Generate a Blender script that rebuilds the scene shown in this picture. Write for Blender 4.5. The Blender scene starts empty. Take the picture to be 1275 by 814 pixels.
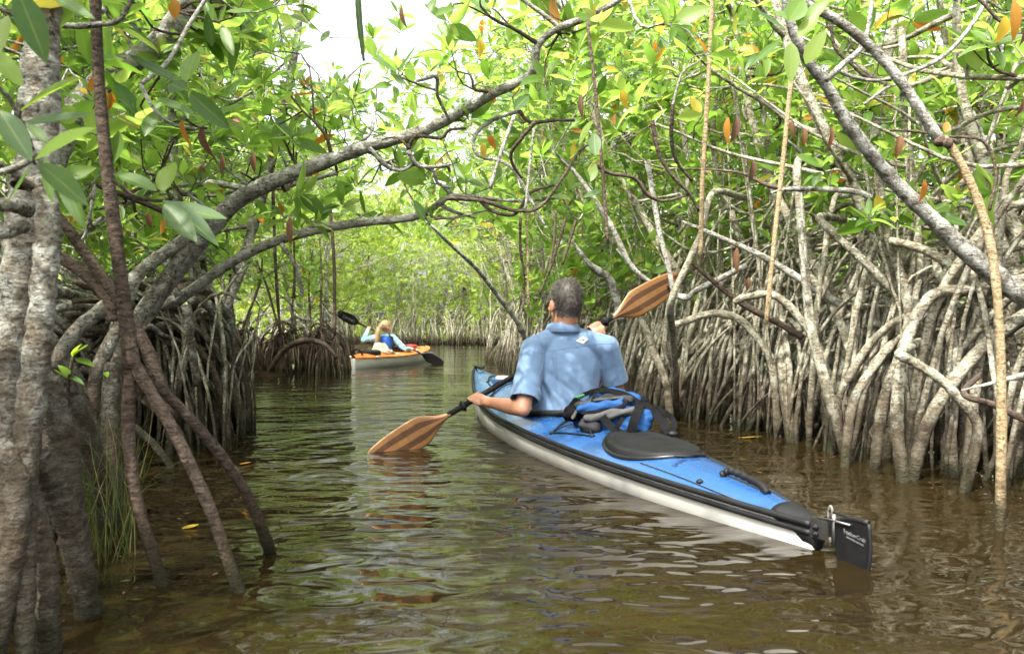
import bpy, math, random
import numpy as np
from mathutils import Vector, Matrix, kdtree
from mathutils.bvhtree import BVHTree

random.seed(7)
rng = np.random.default_rng(11)
R = math.radians
S = bpy.context.scene
COL = S.collection

# ------------------------------------------------------------------ camera, sky, sun, exposure
CAM_H, FPX, CX, CY = 0.65, 1000.0, 637.5, 407.0          # camera height in m, focal length in photo pixels
cd = bpy.data.cameras.new('camera')
cam = bpy.data.objects.new('camera', cd)
COL.objects.link(cam)
cam.location = (0, 0, CAM_H)
cam.rotation_euler = (R(90), 0, 0)
cd.sensor_width = 36
cd.lens = FPX / 1275 * 36
cd.clip_start = 0.05
cd.clip_end = 3000
cd.dof.use_dof = True
cd.dof.focus_distance = 4.1
cd.dof.aperture_fstop = 5.6
S.camera = cam

SUN_EL, SUN_AZ = R(56), R(212)                              # azimuth clockwise from +Y: behind the camera, to its left
W = bpy.data.worlds.new('World')
S.world = W
W.use_nodes = True
wn = W.node_tree
sky = wn.nodes.new('ShaderNodeTexSky')
sky.sky_type = 'NISHITA'
sky.sun_disc = False
sky.sun_elevation = SUN_EL
sky.sun_rotation = SUN_AZ
sky.air_density = 1.0
sky.dust_density = 7.0
sky.ozone_density = 0.6
hs = wn.nodes.new('ShaderNodeHueSaturation')                # a milky, hazy sky: the same everywhere
hs.inputs['Saturation'].default_value = 0.28
hs.inputs['Value'].default_value = 2.6
wn.links.new(sky.outputs[0], hs.inputs['Color'])
wn.links.new(hs.outputs[0], wn.nodes['Background'].inputs[0])
wn.nodes['Background'].inputs[1].default_value = 0.15
sl = bpy.data.lights.new('sun', 'SUN')
sl.energy = 4.5
sl.angle = R(0.7)
sl.color = (1.0, 0.95, 0.86)
so = bpy.data.objects.new('sun', sl)
COL.objects.link(so)
sd = Vector((math.sin(SUN_AZ) * math.cos(SUN_EL), math.cos(SUN_AZ) * math.cos(SUN_EL), math.sin(SUN_EL)))
so.rotation_euler = (-sd).to_track_quat('-Z', 'Y').to_euler()
so.location = sd * 30
S.view_settings.view_transform = 'Standard'
S.view_settings.look = 'None'
S.view_settings.exposure = 0.95
S.view_settings.gamma = 1
S.view_settings.use_curve_mapping = False
S.cycles.use_denoising = True
S.cycles.max_bounces = 8
S.cycles.diffuse_bounces = 4
S.cycles.glossy_bounces = 3
S.cycles.transmission_bounces = 4
S.cycles.transparent_max_bounces = 4
S.cycles.caustics_reflective = False
S.cycles.caustics_refractive = False


def P(px, py, d):
    "the point d metres ahead of the camera that is seen at photo pixel (px, py)"
    return np.array(((px - CX) * d / FPX, d, CAM_H + (CY - py) * d / FPX))


def PJ(p):
    return CX + p[0] / p[1] * FPX, CY - (p[2] - CAM_H) / p[1] * FPX


# ------------------------------------------------------------------ small helpers
def tag(o, label=None, cat=None, group=None, kind=None):
    if label: o['label'] = label
    if cat: o['category'] = cat
    if group: o['group'] = group
    if kind: o['kind'] = kind
    return o


def empty(name, loc, label, cat, group=None, rz=0):
    o = bpy.data.objects.new(name, None)
    o.empty_display_size = 0.1
    o.location = loc
    o.rotation_euler = (0, 0, rz)
    COL.objects.link(o)
    return tag(o, label, cat, group)


class MB:
    "collects vertices and faces for ONE mesh"
    def __init__(s):
        s.v, s.q, s.t, s.qm, s.tm, s.quv, s.tuv = [], [], [], [], [], [], []
        s.n = 0

    def add(s, V, Q=None, T=None, m=0, quv=None, tuv=None):
        V = np.asarray(V, float).reshape(-1, 3)
        if Q is not None and len(Q):
            Q = np.asarray(Q, int).reshape(-1, 4) + s.n
            s.q.append(Q); s.qm.append(np.full(len(Q), m))
            s.quv.append(np.zeros((len(Q), 4, 2)) if quv is None else quv)
        if T is not None and len(T):
            T = np.asarray(T, int).reshape(-1, 3) + s.n
            s.t.append(T); s.tm.append(np.full(len(T), m))
            s.tuv.append(np.zeros((len(T), 3, 2)) if tuv is None else tuv)
        s.v.append(V)
        s.n += len(V)

    def mesh(s, name, mats, origin=(0, 0, 0), smooth=True, uv=False):
        V = np.concatenate(s.v) - np.asarray(origin)
        Q = np.concatenate(s.q) if s.q else np.zeros((0, 4), int)
        T = np.concatenate(s.t) if s.t else np.zeros((0, 3), int)
        me = bpy.data.meshes.new(name)
        me.vertices.add(len(V))
        me.vertices.foreach_set('co', V.astype(np.float32).ravel())
        nl = Q.size + T.size
        me.loops.add(nl)
        me.loops.foreach_set('vertex_index', np.concatenate([Q.ravel(), T.ravel()]).astype(np.int32))
        npoly = len(Q) + len(T)
        me.polygons.add(npoly)
        st = np.concatenate([np.arange(len(Q)) * 4, Q.size + np.arange(len(T)) * 3]).astype(np.int32)
        me.polygons.foreach_set('loop_start', st)
        mi = np.concatenate([np.concatenate(s.qm) if s.qm else np.zeros(0), np.concatenate(s.tm) if s.tm else np.zeros(0)]).astype(np.int32)
        me.polygons.foreach_set('material_index', mi)
        me.polygons.foreach_set('use_smooth', np.full(npoly, bool(smooth)))
        for m in (mats if isinstance(mats, (list, tuple)) else [mats]):
            me.materials.append(m)
        if uv:
            ul = me.uv_layers.new(name='UVMap')
            A = [x.reshape(-1, 2) for x in (s.quv + s.tuv)]
            ul.data.foreach_set('uv', np.concatenate(A).astype(np.float32).ravel())
        me.update(calc_edges=True)
        me.validate()
        return me

    def obj(s, name, mats, parent=None, origin=None, smooth=True, uv=False):
        if origin is None:
            origin = (0, 0, 0)
        o = bpy.data.objects.new(name, s.mesh(name, mats, origin, smooth, uv))
        COL.objects.link(o)
        if parent is not None: o.parent = parent
        return o


def smooth(a, b, x):
    t = np.clip((x - a) / (b - a), 0, 1); return t * t * (3 - 2 * t)


def nrm(v):
    v = np.asarray(v, float)
    return v / max(1e-9, np.linalg.norm(v))


def tube(mb, pts, rad, sides=7, cap=True, m=0, flat=1.0, ref=None):
    P_ = np.asarray(pts, float)
    n = len(P_)
    r = np.broadcast_to(np.asarray(rad, float), (n,))
    T = np.gradient(P_, axis=0)
    T /= np.maximum(np.linalg.norm(T, axis=1, keepdims=True), 1e-9)
    if ref is None:
        mean = nrm(P_[-1] - P_[0] + 1e-6)
        sp = P_ - P_[0]
        c = np.cross(mean, (sp - sp @ mean[:, None] * mean)[np.argmax(np.linalg.norm(sp - (sp @ mean)[:, None] * mean, axis=1))])
        ref = c if np.linalg.norm(c) > 1e-5 else np.cross(mean, (0.3, 0.9, 0.31))
        ref = nrm(ref)
    N = ref[None] - (T @ ref)[:, None] * T
    N /= np.maximum(np.linalg.norm(N, axis=1, keepdims=True), 1e-9)
    B = np.cross(T, N)
    a = np.arange(sides) * 2 * math.pi / sides
    V = P_[:, None] + r[:, None, None] * (np.cos(a)[None, :, None] * N[:, None] + flat * np.sin(a)[None, :, None] * B[:, None])
    i = np.arange(n - 1)[:, None] * sides
    j = np.arange(sides)[None]
    k = (j + 1) % sides
    Q = np.stack([i + j, i + k, i + sides + k, i + sides + j], -1).reshape(-1, 4)
    V = V.reshape(-1, 3)
    Tr = None
    if cap:
        V = np.concatenate([V, P_[:1], P_[-1:]])
        jj = np.arange(sides); kk = (jj + 1) % sides
        c0 = np.stack([np.full(sides, n * sides), kk, jj], -1)
        b = (n - 1) * sides
        c1 = np.stack([np.full(sides, n * sides + 1), b + jj, b + kk], -1)
        Tr = np.concatenate([c0, c1])
    mb.add(V, Q, Tr, m)


def spline(pts, n):
    "Catmull-Rom through pts, n samples"
    p = np.asarray(pts, float)
    if len(p) == 2:
        return p[0] + (p[1] - p[0]) * np.linspace(0, 1, n)[:, None]
    e = np.concatenate([2 * p[:1] - p[1:2], p, 2 * p[-1:] - p[-2:-1]])
    u = np.linspace(0, len(p) - 1 - 1e-6, n)
    i = u.astype(int); f = (u - i)[:, None]
    a, b, c, d = e[i], e[i + 1], e[i + 2], e[i + 3]
    return 0.5 * (2 * b + (c - a) * f + (2 * a - 5 * b + 4 * c - d) * f ** 2 + (3 * b - a - 3 * c + d) * f ** 3)


def bez(a, b, c, d, n):
    t = np.linspace(0, 1, n)[:, None]
    return (1 - t) ** 3 * a + 3 * (1 - t) ** 2 * t * b + 3 * (1 - t) * t * t * c + t ** 3 * d


def wobble(n, amp):
    w = rng.normal(0, 1, (n, 3)) * amp
    w[1:-1] = (w[:-2] + w[1:-1] * 2 + w[2:]) / 4
    w[0] = 0
    return w


def ellipsoid(mb, c, rad, rot=None, seg=16, rings=10, m=0):
    a = np.arange(seg) * 2 * math.pi / seg
    b = np.linspace(-math.pi / 2, math.pi / 2, rings + 1)[1:-1]
    V = np.stack([np.cos(b)[:, None] * np.cos(a), np.cos(b)[:, None] * np.sin(a), np.repeat(np.sin(b)[:, None], seg, 1)], -1).reshape(-1, 3)
    V = np.concatenate([V, [(0, 0, -1), (0, 0, 1)]]) * np.asarray(rad)
    if rot is not None: V = V @ np.asarray(rot)      # rows of rot = local axes in the world
    V = V + np.asarray(c)
    nr = rings - 1
    i = np.arange(nr - 1)[:, None] * seg; j = np.arange(seg)[None]; k = (j + 1) % seg
    Q = np.stack([i + j, i + k, i + seg + k, i + seg + j], -1).reshape(-1, 4)
    jj = np.arange(seg); kk = (jj + 1) % seg
    T = np.concatenate([np.stack([np.full(seg, nr * seg), kk, jj], -1), np.stack([np.full(seg, nr * seg + 1), (nr - 1) * seg + jj, (nr - 1) * seg + kk], -1)])
    mb.add(V, Q, T, m)


def capsule(mb, p0, p1, r0, r1, seg=14, m=0):
    p0 = np.asarray(p0, float); p1 = np.asarray(p1, float)
    ax = nrm(p1 - p0)
    pts, rs = [], []
    for k in np.linspace(-0.98, 0, 5): pts.append(p0 + ax * r0 * k); rs.append(r0 * math.sqrt(max(0, 1 - k * k)))
    for k in (0.33, 0.66): pts.append(p0 + (p1 - p0) * k); rs.append(r0 + (r1 - r0) * k)
    for k in np.linspace(0, 0.98, 5): pts.append(p1 + ax * r1 * k); rs.append(r1 * math.sqrt(max(0, 1 - k * k)))
    tube(mb, pts, rs, seg, True, m)


def chain(mb, pts, rs, seg=12, m=0):
    for a, b, r0, r1 in zip(pts[:-1], pts[1:], rs[:-1], rs[1:]): capsule(mb, a, b, r0, r1, seg, m)


def loft(mb, secs, seg=28, m=0):
    "closed loft: list of (centre, x axis * rx, y axis * ry)"
    a = np.arange(seg) * 2 * math.pi / seg
    V = np.concatenate([np.asarray(c)[None] + np.cos(a)[:, None] * np.asarray(x) + np.sin(a)[:, None] * np.asarray(y) for c, x, y in secs])
    n = len(secs)
    i = np.arange(n - 1)[:, None] * seg; j = np.arange(seg)[None]; k = (j + 1) % seg
    Q = np.stack([i + j, i + k, i + seg + k, i + seg + j], -1).reshape(-1, 4)
    V = np.concatenate([V, [np.asarray(secs[0][0])], [np.asarray(secs[-1][0])]])
    jj = np.arange(seg); kk = (jj + 1) % seg
    T = np.concatenate([np.stack([np.full(seg, n * seg), kk, jj], -1), np.stack([np.full(seg, n * seg + 1), (n - 1) * seg + jj, (n - 1) * seg + kk], -1)])
    mb.add(V, Q, T, m)


TMP = bpy.data.scenes.new('workbench')


def evaluated(o):
    TMP.collection.objects.link(o)
    with bpy.context.temp_override(scene=TMP, view_layer=TMP.view_layers[0]):
        dg = bpy.context.evaluated_depsgraph_get()
        me = bpy.data.meshes.new_from_object(o.evaluated_get(dg))
    TMP.collection.objects.unlink(o)
    bpy.data.objects.remove(o)
    return me


def remeshed(mb, voxel, smooth=4):
    "one continuous skin over everything in mb -> (vertices, quads) as arrays"
    o = bpy.data.objects.new('t', mb.mesh('t', []))
    md = o.modifiers.new('r', 'REMESH'); md.mode = 'VOXEL'; md.voxel_size = voxel
    if smooth:
        ms = o.modifiers.new('s', 'SMOOTH'); ms.factor = 0.5; ms.iterations = smooth
    me = evaluated(o)
    V = np.zeros(len(me.vertices) * 3); me.vertices.foreach_get('co', V)
    Nn = np.zeros(len(me.vertices) * 3); me.vertices.foreach_get('normal', Nn)
    F = np.array([tuple(p.vertices) for p in me.polygons if len(p.vertices) == 4], int)
    bpy.data.meshes.remove(me)
    return V.reshape(-1, 3), Nn.reshape(-1, 3), F


def from_arrays(name, V, F, mats, parent=None, origin=(0, 0, 0), fm=None):
    mb = MB(); mb.add(V, F)
    if fm is not None: mb.qm = [fm]
    return mb.obj(name, mats, parent, origin)


def text_arrays(txt, size, depth=0.0004, shear=0.0):
    c = bpy.data.curves.new('t', 'FONT')
    c.body = txt; c.size = size; c.extrude = depth; c.align_x = 'CENTER'; c.align_y = 'CENTER'; c.shear = shear
    c.resolution_u = 3
    me = evaluated(bpy.data.objects.new('t', c))
    V = np.array([v.co for v in me.vertices]).reshape(-1, 3)
    T = []
    for p in me.polygons:
        vs = list(p.vertices)
        for k in range(1, len(vs) - 1): T.append((vs[0], vs[k], vs[k + 1]))
    bpy.data.meshes.remove(me)
    return V, np.array(T, int)


# ------------------------------------------------------------------ materials
def new_mat(name):
    m = bpy.data.materials.new(name); m.use_nodes = True
    nt = m.node_tree
    return m, nt, nt.nodes['Principled BSDF']


def nd(nt, t, props=None, **inp):
    n = nt.nodes.new('ShaderNode' + t)
    for k, v in (props or {}).items(): setattr(n, k, v)
    for k, v in inp.items():
        key = k.replace('_', ' ')
        s = n.inputs[int(k[1:])] if k[0] == 'i' and k[1:].isdigit() else n.inputs[key]
        if hasattr(v, 'is_output') or isinstance(v, bpy.types.NodeSocket): nt.links.new(v, s)
        else: s.default_value = v
    return n


def mixc(nt, f, a, b, mode='MIX'):
    n = nt.nodes.new('ShaderNodeMix'); n.data_type = 'RGBA'; n.blend_type = mode
    for s, v in ((n.inputs[0], f), (n.inputs[6], a), (n.inputs[7], b)):
        if isinstance(v, bpy.types.NodeSocket): nt.links.new(v, s)
        else: s.default_value = v if not isinstance(v, tuple) or len(v) == 4 else (*v, 1)
    return n.outputs[2]


def mth(nt, op, a, b=0.0, clamp=False):
    n = nt.nodes.new('ShaderNodeMath'); n.operation = op; n.use_clamp = clamp
    for s, v in ((n.inputs[0], a), (n.inputs[1], b)):
        if isinstance(v, bpy.types.NodeSocket): nt.links.new(v, s)
        else: s.default_value = v
    return n.outputs[0]


def ramp(nt, fac, stops):
    n = nt.nodes.new('ShaderNodeValToRGB'); e = n.color_ramp.elements
    while len(e) < len(stops): e.new(0.5)
    for el, (p, c) in zip(e, stops):
        el.position = p; el.color = c if len(c) == 4 else (*c, 1)
    nt.links.new(fac, n.inputs[0])
    return n.outputs[0]


def noise(nt, vec, scale, detail=3, rough=0.55, dist=0.0):
    n = nd(nt, 'TexNoise', Scale=scale, Detail=detail, Roughness=rough, Distortion=dist)
    if vec is not None: nt.links.new(vec, n.inputs['Vector'])
    return n.outputs[0]


def bump(nt, bs, h, dist, strength=1.0):
    b = nd(nt, 'Bump', Height=h, Strength=strength, Distance=dist)
    nt.links.new(b.outputs[0], bs.inputs['Normal'])
    return b


def simple(name, col, rough=0.5, metal=0.0, bscale=0, bdist=0.001, var=0.12, coat=0.0, coords='Object', nscale=18, spec=0.4):
    m, nt, bs = new_mat(name)
    tc = nd(nt, 'TexCoord').outputs[coords]
    f = noise(nt, tc, nscale, 4)
    d = tuple(max(0, c * (1 - var * 1.6)) for c in col); l = tuple(min(1, c * (1 + var * 1.6)) for c in col)
    nt.links.new(ramp(nt, f, [(0.3, d), (0.7, l)]), bs.inputs['Base Color'])
    bs.inputs['Roughness'].default_value = rough
    bs.inputs['Metallic'].default_value = metal
    bs.inputs['Specular IOR Level'].default_value = spec
    bs.inputs['Coat Weight'].default_value = coat
    if bscale: bump(nt, bs, noise(nt, tc, bscale, 4), bdist)
    return m


def bark(name, pale, dark, lichen, lich_amt, wet=0.30, crack=0.0, wetcol=(0.050, 0.036, 0.022)):
    m, nt, bs = new_mat(name)
    pos = nd(nt, 'NewGeometry').outputs['Position']
    rnd = nd(nt, 'ObjectInfo').outputs['Random']
    off = nd(nt, 'VectorMath', {'operation': 'ADD'}, i0=pos)
    cmb = nd(nt, 'CombineXYZ', X=mth(nt, 'MULTIPLY', rnd, 7.0), Y=mth(nt, 'MULTIPLY', rnd, 3.0))
    nt.links.new(cmb.outputs[0], off.inputs[1])
    v = off.outputs[0]
    n1 = noise(nt, v, 17, 6, 0.7)
    mpz = nd(nt, 'Mapping', Vector=v); mpz.inputs['Scale'].default_value = (1, 1, 2.4)
    n2 = noise(nt, mpz.outputs[0], 34, 5, 0.7)
    n3 = noise(nt, v, 120, 3, 0.6)
    c = mixc(nt, ramp(nt, n2, [(0.40, (0, 0, 0)), (0.60, (1, 1, 1))]), dark, pale)
    tone = mth(nt, 'ADD', mth(nt, 'MULTIPLY', rnd, 0.55), 0.72)
    c = mixc(nt, 1.0, c, nd(nt, 'CombineColor', Red=tone, Green=tone, Blue=tone).outputs[0], 'MULTIPLY')
    lf = ramp(nt, mth(nt, 'ADD', n1, mth(nt, 'MULTIPLY', n3, 0.16)), [(0.66 - lich_amt, (0, 0, 0)), (0.80 - lich_amt, (1, 1, 1))])
    c = mixc(nt, mth(nt, 'MULTIPLY', lf, 0.8), c, lichen)
    spots = ramp(nt, noise(nt, v, 70, 2, 0.5), [(0.62, (0, 0, 0)), (0.68, (1, 1, 1))])
    c = mixc(nt, mth(nt, 'MULTIPLY', spots, 0.75), c, tuple(x * 0.35 for x in dark))
    ck = None
    if crack:
        mpc = nd(nt, 'Mapping', Vector=v); mpc.inputs['Scale'].default_value = (0.55, 0.55, 1.8)
        wv = nd(nt, 'VectorMath', {'operation': 'ADD'}, i0=mpc.outputs[0])
        nz = nd(nt, 'TexNoise', Vector=mpc.outputs[0], Scale=30.0, Detail=3.0)
        sc_ = nd(nt, 'VectorMath', {'operation': 'SCALE'}, i0=nz.outputs['Color']); sc_.inputs['Scale'].default_value = 0.07
        nt.links.new(sc_.outputs[0], wv.inputs[1])
        vo = nd(nt, 'TexVoronoi', {'feature': 'DISTANCE_TO_EDGE'}, Vector=wv.outputs[0], Scale=34.0)
        ck = ramp(nt, vo.outputs['Distance'], [(0.0, (0, 0, 0)), (0.09, (1, 1, 1))])
        gate = ramp(nt, n1, [(0.42, (0, 0, 0)), (0.56, (1, 1, 1))])
        inv = mth(nt, 'MULTIPLY', mth(nt, 'SUBTRACT', 1.0, ck), mth(nt, 'MULTIPLY', gate, crack))
        c = mixc(nt, inv, c, tuple(x * 0.3 for x in dark))
    # tide mark: the bark is stained brown below the high-water line
    z = nd(nt, 'SeparateXYZ', Vector=pos).outputs['Z']
    zz = mth(nt, 'ADD', z, mth(nt, 'MULTIPLY', mth(nt, 'SUBTRACT', n1, 0.5), 0.35))
    wetf = ramp(nt, zz, [(wet * 0.6, (1, 1, 1)), (wet + 0.14, (0, 0, 0))])
    c = mixc(nt, mth(nt, 'MULTIPLY', wetf, 0.85), c, wetcol)
    alg = ramp(nt, zz, [(0.035, (1, 1, 1)), (0.13, (0, 0, 0))])
    c = mixc(nt, mth(nt, 'MULTIPLY', alg, 0.75), c, (0.018, 0.020, 0.008))
    nt.links.new(c, bs.inputs['Base Color'])
    bs.inputs['Roughness'].default_value = 0.85
    bs.inputs['Specular IOR Level'].default_value = 0.15
    h = mth(nt, 'ADD', mth(nt, 'MULTIPLY', n2, 1.0), mth(nt, 'MULTIPLY', n3, 0.5))
    if ck is not None: h = mth(nt, 'SUBTRACT', h, mth(nt, 'MULTIPLY', inv, 0.5))
    bump(nt, bs, h, 0.020, 1.0)
    return m


M_BARK = bark('pale_bark', (0.35, 0.32, 0.235), (0.135, 0.112, 0.072), (0.50, 0.50, 0.40), 0.11, wet=0.33)
M_BARKG = bark('grey_lichen_bark', (0.255, 0.232, 0.18), (0.075, 0.06, 0.044), (0.50, 0.51, 0.44), 0.12, wet=0.62, crack=0.38)
M_BRANCH = bark('branch_bark', (0.30, 0.285, 0.235), (0.12, 0.105, 0.08), (0.50, 0.50, 0.45), 0.14, wet=0.0)
M_DARK = bark('dark_brown_bark', (0.125, 0.092, 0.068), (0.055, 0.04, 0.03), (0.18, 0.15, 0.12), 0.02, wet=0.15)
M_TAN = bark('tan_bark', (0.36, 0.28, 0.16), (0.22, 0.16, 0.085), (0.42, 0.36, 0.24), 0.03, wet=0.12)


def leaf_mat(name, stops, tstops, tfac=0.46, rough=0.42, spots=0.3):
    m, nt, bs = new_mat(name)
    oi = nd(nt, 'ObjectInfo').outputs['Random']
    isl = nd(nt, 'NewGeometry').outputs['Random Per Island']
    f = mth(nt, 'FRACT', mth(nt, 'ADD', oi, isl))
    uv = nd(nt, 'TexCoord').outputs['UV']
    sx = nd(nt, 'SeparateXYZ', Vector=uv)
    mid = mth(nt, 'LESS_THAN', mth(nt, 'ABSOLUTE', mth(nt, 'SUBTRACT', sx.outputs[0], 0.5)), 0.035)
    c = ramp(nt, f, stops)
    t = ramp(nt, f, tstops)
    pos = nd(nt, 'NewGeometry').outputs['Position']
    n = noise(nt, pos, 60, 4, 0.6)
    c = mixc(nt, mth(nt, 'MULTIPLY', ramp(nt, n, [(0.45, (0, 0, 0)), (0.75, (1, 1, 1))]), spots), c, (0.11, 0.12, 0.02))
    c = mixc(nt, mth(nt, 'MULTIPLY', mid, 0.5), c, (0.20, 0.26, 0.06))
    nt.links.new(c, bs.inputs['Base Color'])
    bs.inputs['Roughness'].default_value = rough
    bs.inputs['Specular IOR Level'].default_value = 0.35
    tr = nd(nt, 'BsdfTranslucent', Color=t)
    mx = nt.nodes.new('ShaderNodeMixShader')
    mx.inputs[0].default_value = tfac
    nt.links.new(bs.outputs[0], mx.inputs[1]); nt.links.new(tr.outputs[0], mx.inputs[2])
    nt.links.new(mx.outputs[0], nt.nodes['Material Output'].inputs[0])
    return m


M_LEAF = leaf_mat('mangrove_leaf',
    [(0.0, (0.034, 0.082, 0.014)), (0.35, (0.066, 0.138, 0.022)), (0.75, (0.096, 0.170, 0.030)), (0.95, (0.135, 0.195, 0.040)), (0.982, (0.36, 0.28, 0.03)), (0.993, (0.30, 0.13, 0.03))],
    [(0.0, (0.20, 0.40, 0.03)), (0.35, (0.37, 0.60, 0.09)), (0.75, (0.50, 0.72, 0.12)), (0.95, (0.60, 0.76, 0.15)), (0.982, (0.75, 0.50, 0.05)), (0.993, (0.45, 0.18, 0.03))])
M_LEAFFAR = leaf_mat('far_mangrove_leaf',  # paler than the near leaves: backlit glow of the channel's end put into colour
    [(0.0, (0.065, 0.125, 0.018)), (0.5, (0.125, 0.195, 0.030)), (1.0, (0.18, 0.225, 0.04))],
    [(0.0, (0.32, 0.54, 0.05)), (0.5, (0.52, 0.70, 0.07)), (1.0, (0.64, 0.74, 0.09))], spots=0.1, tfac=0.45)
M_LEAFDK = leaf_mat('deep_green_leaf',
    [(0.0, (0.022, 0.058, 0.014)), (0.6, (0.04, 0.09, 0.02)), (1.0, (0.055, 0.11, 0.022))],
    [(0.0, (0.08, 0.20, 0.025)), (1.0, (0.16, 0.32, 0.035))], tfac=0.28, rough=0.55)
M_LEAFBR = leaf_mat('bright_yellow_green_leaf',  # lighter copy of the leaf; sunlight on the left-edge leaves is in its colour
    [(0.0, (0.08, 0.15, 0.018)), (1.0, (0.13, 0.20, 0.024))],
    [(0.0, (0.40, 0.60, 0.04)), (1.0, (0.55, 0.68, 0.05))], tfac=0.5)
M_LEAFYEL = leaf_mat('yellow_leaf', [(0.0, (0.45, 0.30, 0.03)), (1.0, (0.52, 0.38, 0.04))], [(0.0, (0.7, 0.45, 0.04)), (1.0, (0.75, 0.5, 0.05))], tfac=0.4)
M_LEAFORG = leaf_mat('orange_leaf', [(0.0, (0.38, 0.17, 0.03)), (1.0, (0.34, 0.12, 0.025))], [(0.0, (0.6, 0.28, 0.04)), (1.0, (0.55, 0.2, 0.03))], tfac=0.4)
M_LEAFDEAD = leaf_mat('withered_leaf', [(0.0, (0.10, 0.05, 0.035)), (1.0, (0.17, 0.075, 0.04))], [(0.0, (0.12, 0.05, 0.03)), (1.0, (0.25, 0.09, 0.03))], tfac=0.2, rough=0.7)

# ------------------------------------------------------------------ water, mud, sky is the world
def xr(y): return np.interp(y, [-3, 1.5, 2.5, 3.2, 3.8, 4.7, 5.5, 7.5, 10.3, 14.4, 20, 28], [2.5, 2.25, 2.08, 1.92, 1.66, 1.50, 1.18, .66, .10, -.48, -.85, -1.2])
def xl(y): return np.interp(y, [-3, 1.6, 1.9, 2.7, 3.9, 5.28, 6.2, 8, 10.2, 10.6, 11.7, 12.2, 20, 28], [-1.05, -1.0, -1.0, -1.35, -1.45, -1.66, -2.35, -3.2, -3.3, -2.2, -2.2, -3.1, -3.5, -4.1])
YEND = 28.5


def water_material():
    m, nt, bs = new_mat('muddy_water')
    pos = nd(nt, 'NewGeometry').outputs['Position']
    sp = nd(nt, 'SeparateXYZ', Vector=pos)
    n0 = noise(nt, pos, 0.8, 3, 0.5)
    nt.links.new(ramp(nt, n0, [(0.3, (0.0098, 0.0066, 0.0021)), (0.7, (0.0172, 0.0114, 0.0037))]), bs.inputs['Base Color'])
    bs.inputs['Roughness'].default_value = 0.015
    bs.inputs['IOR'].default_value = 1.333
    def scaled(sx, sy, rot):
        mp = nd(nt, 'Mapping', Vector=pos)
        mp.inputs['Scale'].default_value = (sx, sy, 1); mp.inputs['Rotation'].default_value = (0, 0, R(rot))
        return mp.outputs[0]
    a = noise(nt, scaled(1.9, 3.3, 8), 1.0, 1, 0.4, 0.8)
    b = noise(nt, scaled(5.5, 9.0, -14), 1.0, 1, 0.4, 1.2)
    c = noise(nt, scaled(12, 19, 20), 1.0, 0, 0.4)
    # rings spreading from the dipped paddle blade
    def rings(cx, cy, k, fall, seed):
        dv = nd(nt, 'VectorMath', {'operation': 'DISTANCE'}, i0=pos)
        dv.inputs[1].default_value = (cx, cy, 0)
        d = dv.outputs['Value']
        ph = mth(nt, 'ADD', mth(nt, 'MULTIPLY', d, k), mth(nt, 'MULTIPLY', a, 7.0))
        s = mth(nt, 'SINE', ph)
        return mth(nt, 'MULTIPLY', s, mth(nt, 'POWER', 2.718, mth(nt, 'MULTIPLY', d, -fall)))
    r1 = rings(-0.62, 4.15, 42.0, 0.75, 0)
    r2 = rings(0.05, 4.4, 26.0, 0.55, 1)
    calm = ramp(nt, noise(nt, scaled(0.5, 0.7, 0), 1.0, 2), [(0.35, (0.35, 0.35, 0.35)), (0.65, (1, 1, 1))])
    h = mth(nt, 'ADD', mth(nt, 'MULTIPLY', a, 1.5), mth(nt, 'MULTIPLY', b, 0.52))
    h = mth(nt, 'ADD', h, mth(nt, 'MULTIPLY', c, 0.15))
    h = mth(nt, 'MULTIPLY', h, calm)
    h = mth(nt, 'MULTIPLY', h, ramp(nt, mth(nt, 'MULTIPLY', sp.outputs['Y'], 0.05), [(0.27, (1, 1, 1)), (0.55, (0.3, 0.3, 0.3))]))
    h = mth(nt, 'MULTIPLY', h, ramp(nt, mth(nt, 'ADD', mth(nt, 'MULTIPLY', sp.outputs['X'], 0.25), 0.5), [(0.52, (1, 1, 1)), (0.72, (0.42, 0.42, 0.42))]))
    h = mth(nt, 'ADD', h, mth(nt, 'ADD', mth(nt, 'MULTIPLY', r1, 0.085), mth(nt, 'MULTIPLY', r2, 0.10)))
    bump(nt, bs, h, 0.048, 1.0)
    return m


M_WATER = water_material()
mb = MB()
mb.add([(-900, -600, 0), (900, -600, 0), (900, 1500, 0), (-900, 1500, 0)], [(0, 1, 2, 3)])
tag(mb.obj('water', M_WATER), kind='structure')

M_MUD = simple('wet_mud', (0.024, 0.018, 0.011), 0.9, spec=0.0, bscale=9, bdist=0.03, var=0.3, nscale=4)
# mud: under the channel half a metre down, at the banks it comes up behind the front roots
gx = np.concatenate([[-900, -200, -40], np.arange(-14, 12.1, 0.25), [40, 200, 900]])
gy = np.concatenate([[-600, -100, -20], np.arange(-6, 34, 0.5), [40, 60, 200, 1500]])
GX, GY = np.meshgrid(gx, gy)
ins = np.maximum(GX - xr(GY), xl(GY) - GX)
ins = np.maximum(ins, GY - YEND)
GZ = np.clip(-0.5 + (ins - 0.1) * 1.0, -0.5, 0.05) + np.where(ins > 0.7, rng.normal(0, 0.02, GX.shape), 0)
nx = len(gx)
ii = np.arange(len(gy) - 1)[:, None] * nx + np.arange(nx - 1)[None]
mb = MB()
mb.add(np.stack([GX, GY, GZ], -1).reshape(-1, 3), np.stack([ii, ii + 1, ii + nx + 1, ii + nx], -1).reshape(-1, 4))
tag(mb.obj('mud_ground', M_MUD), kind='structure')

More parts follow.
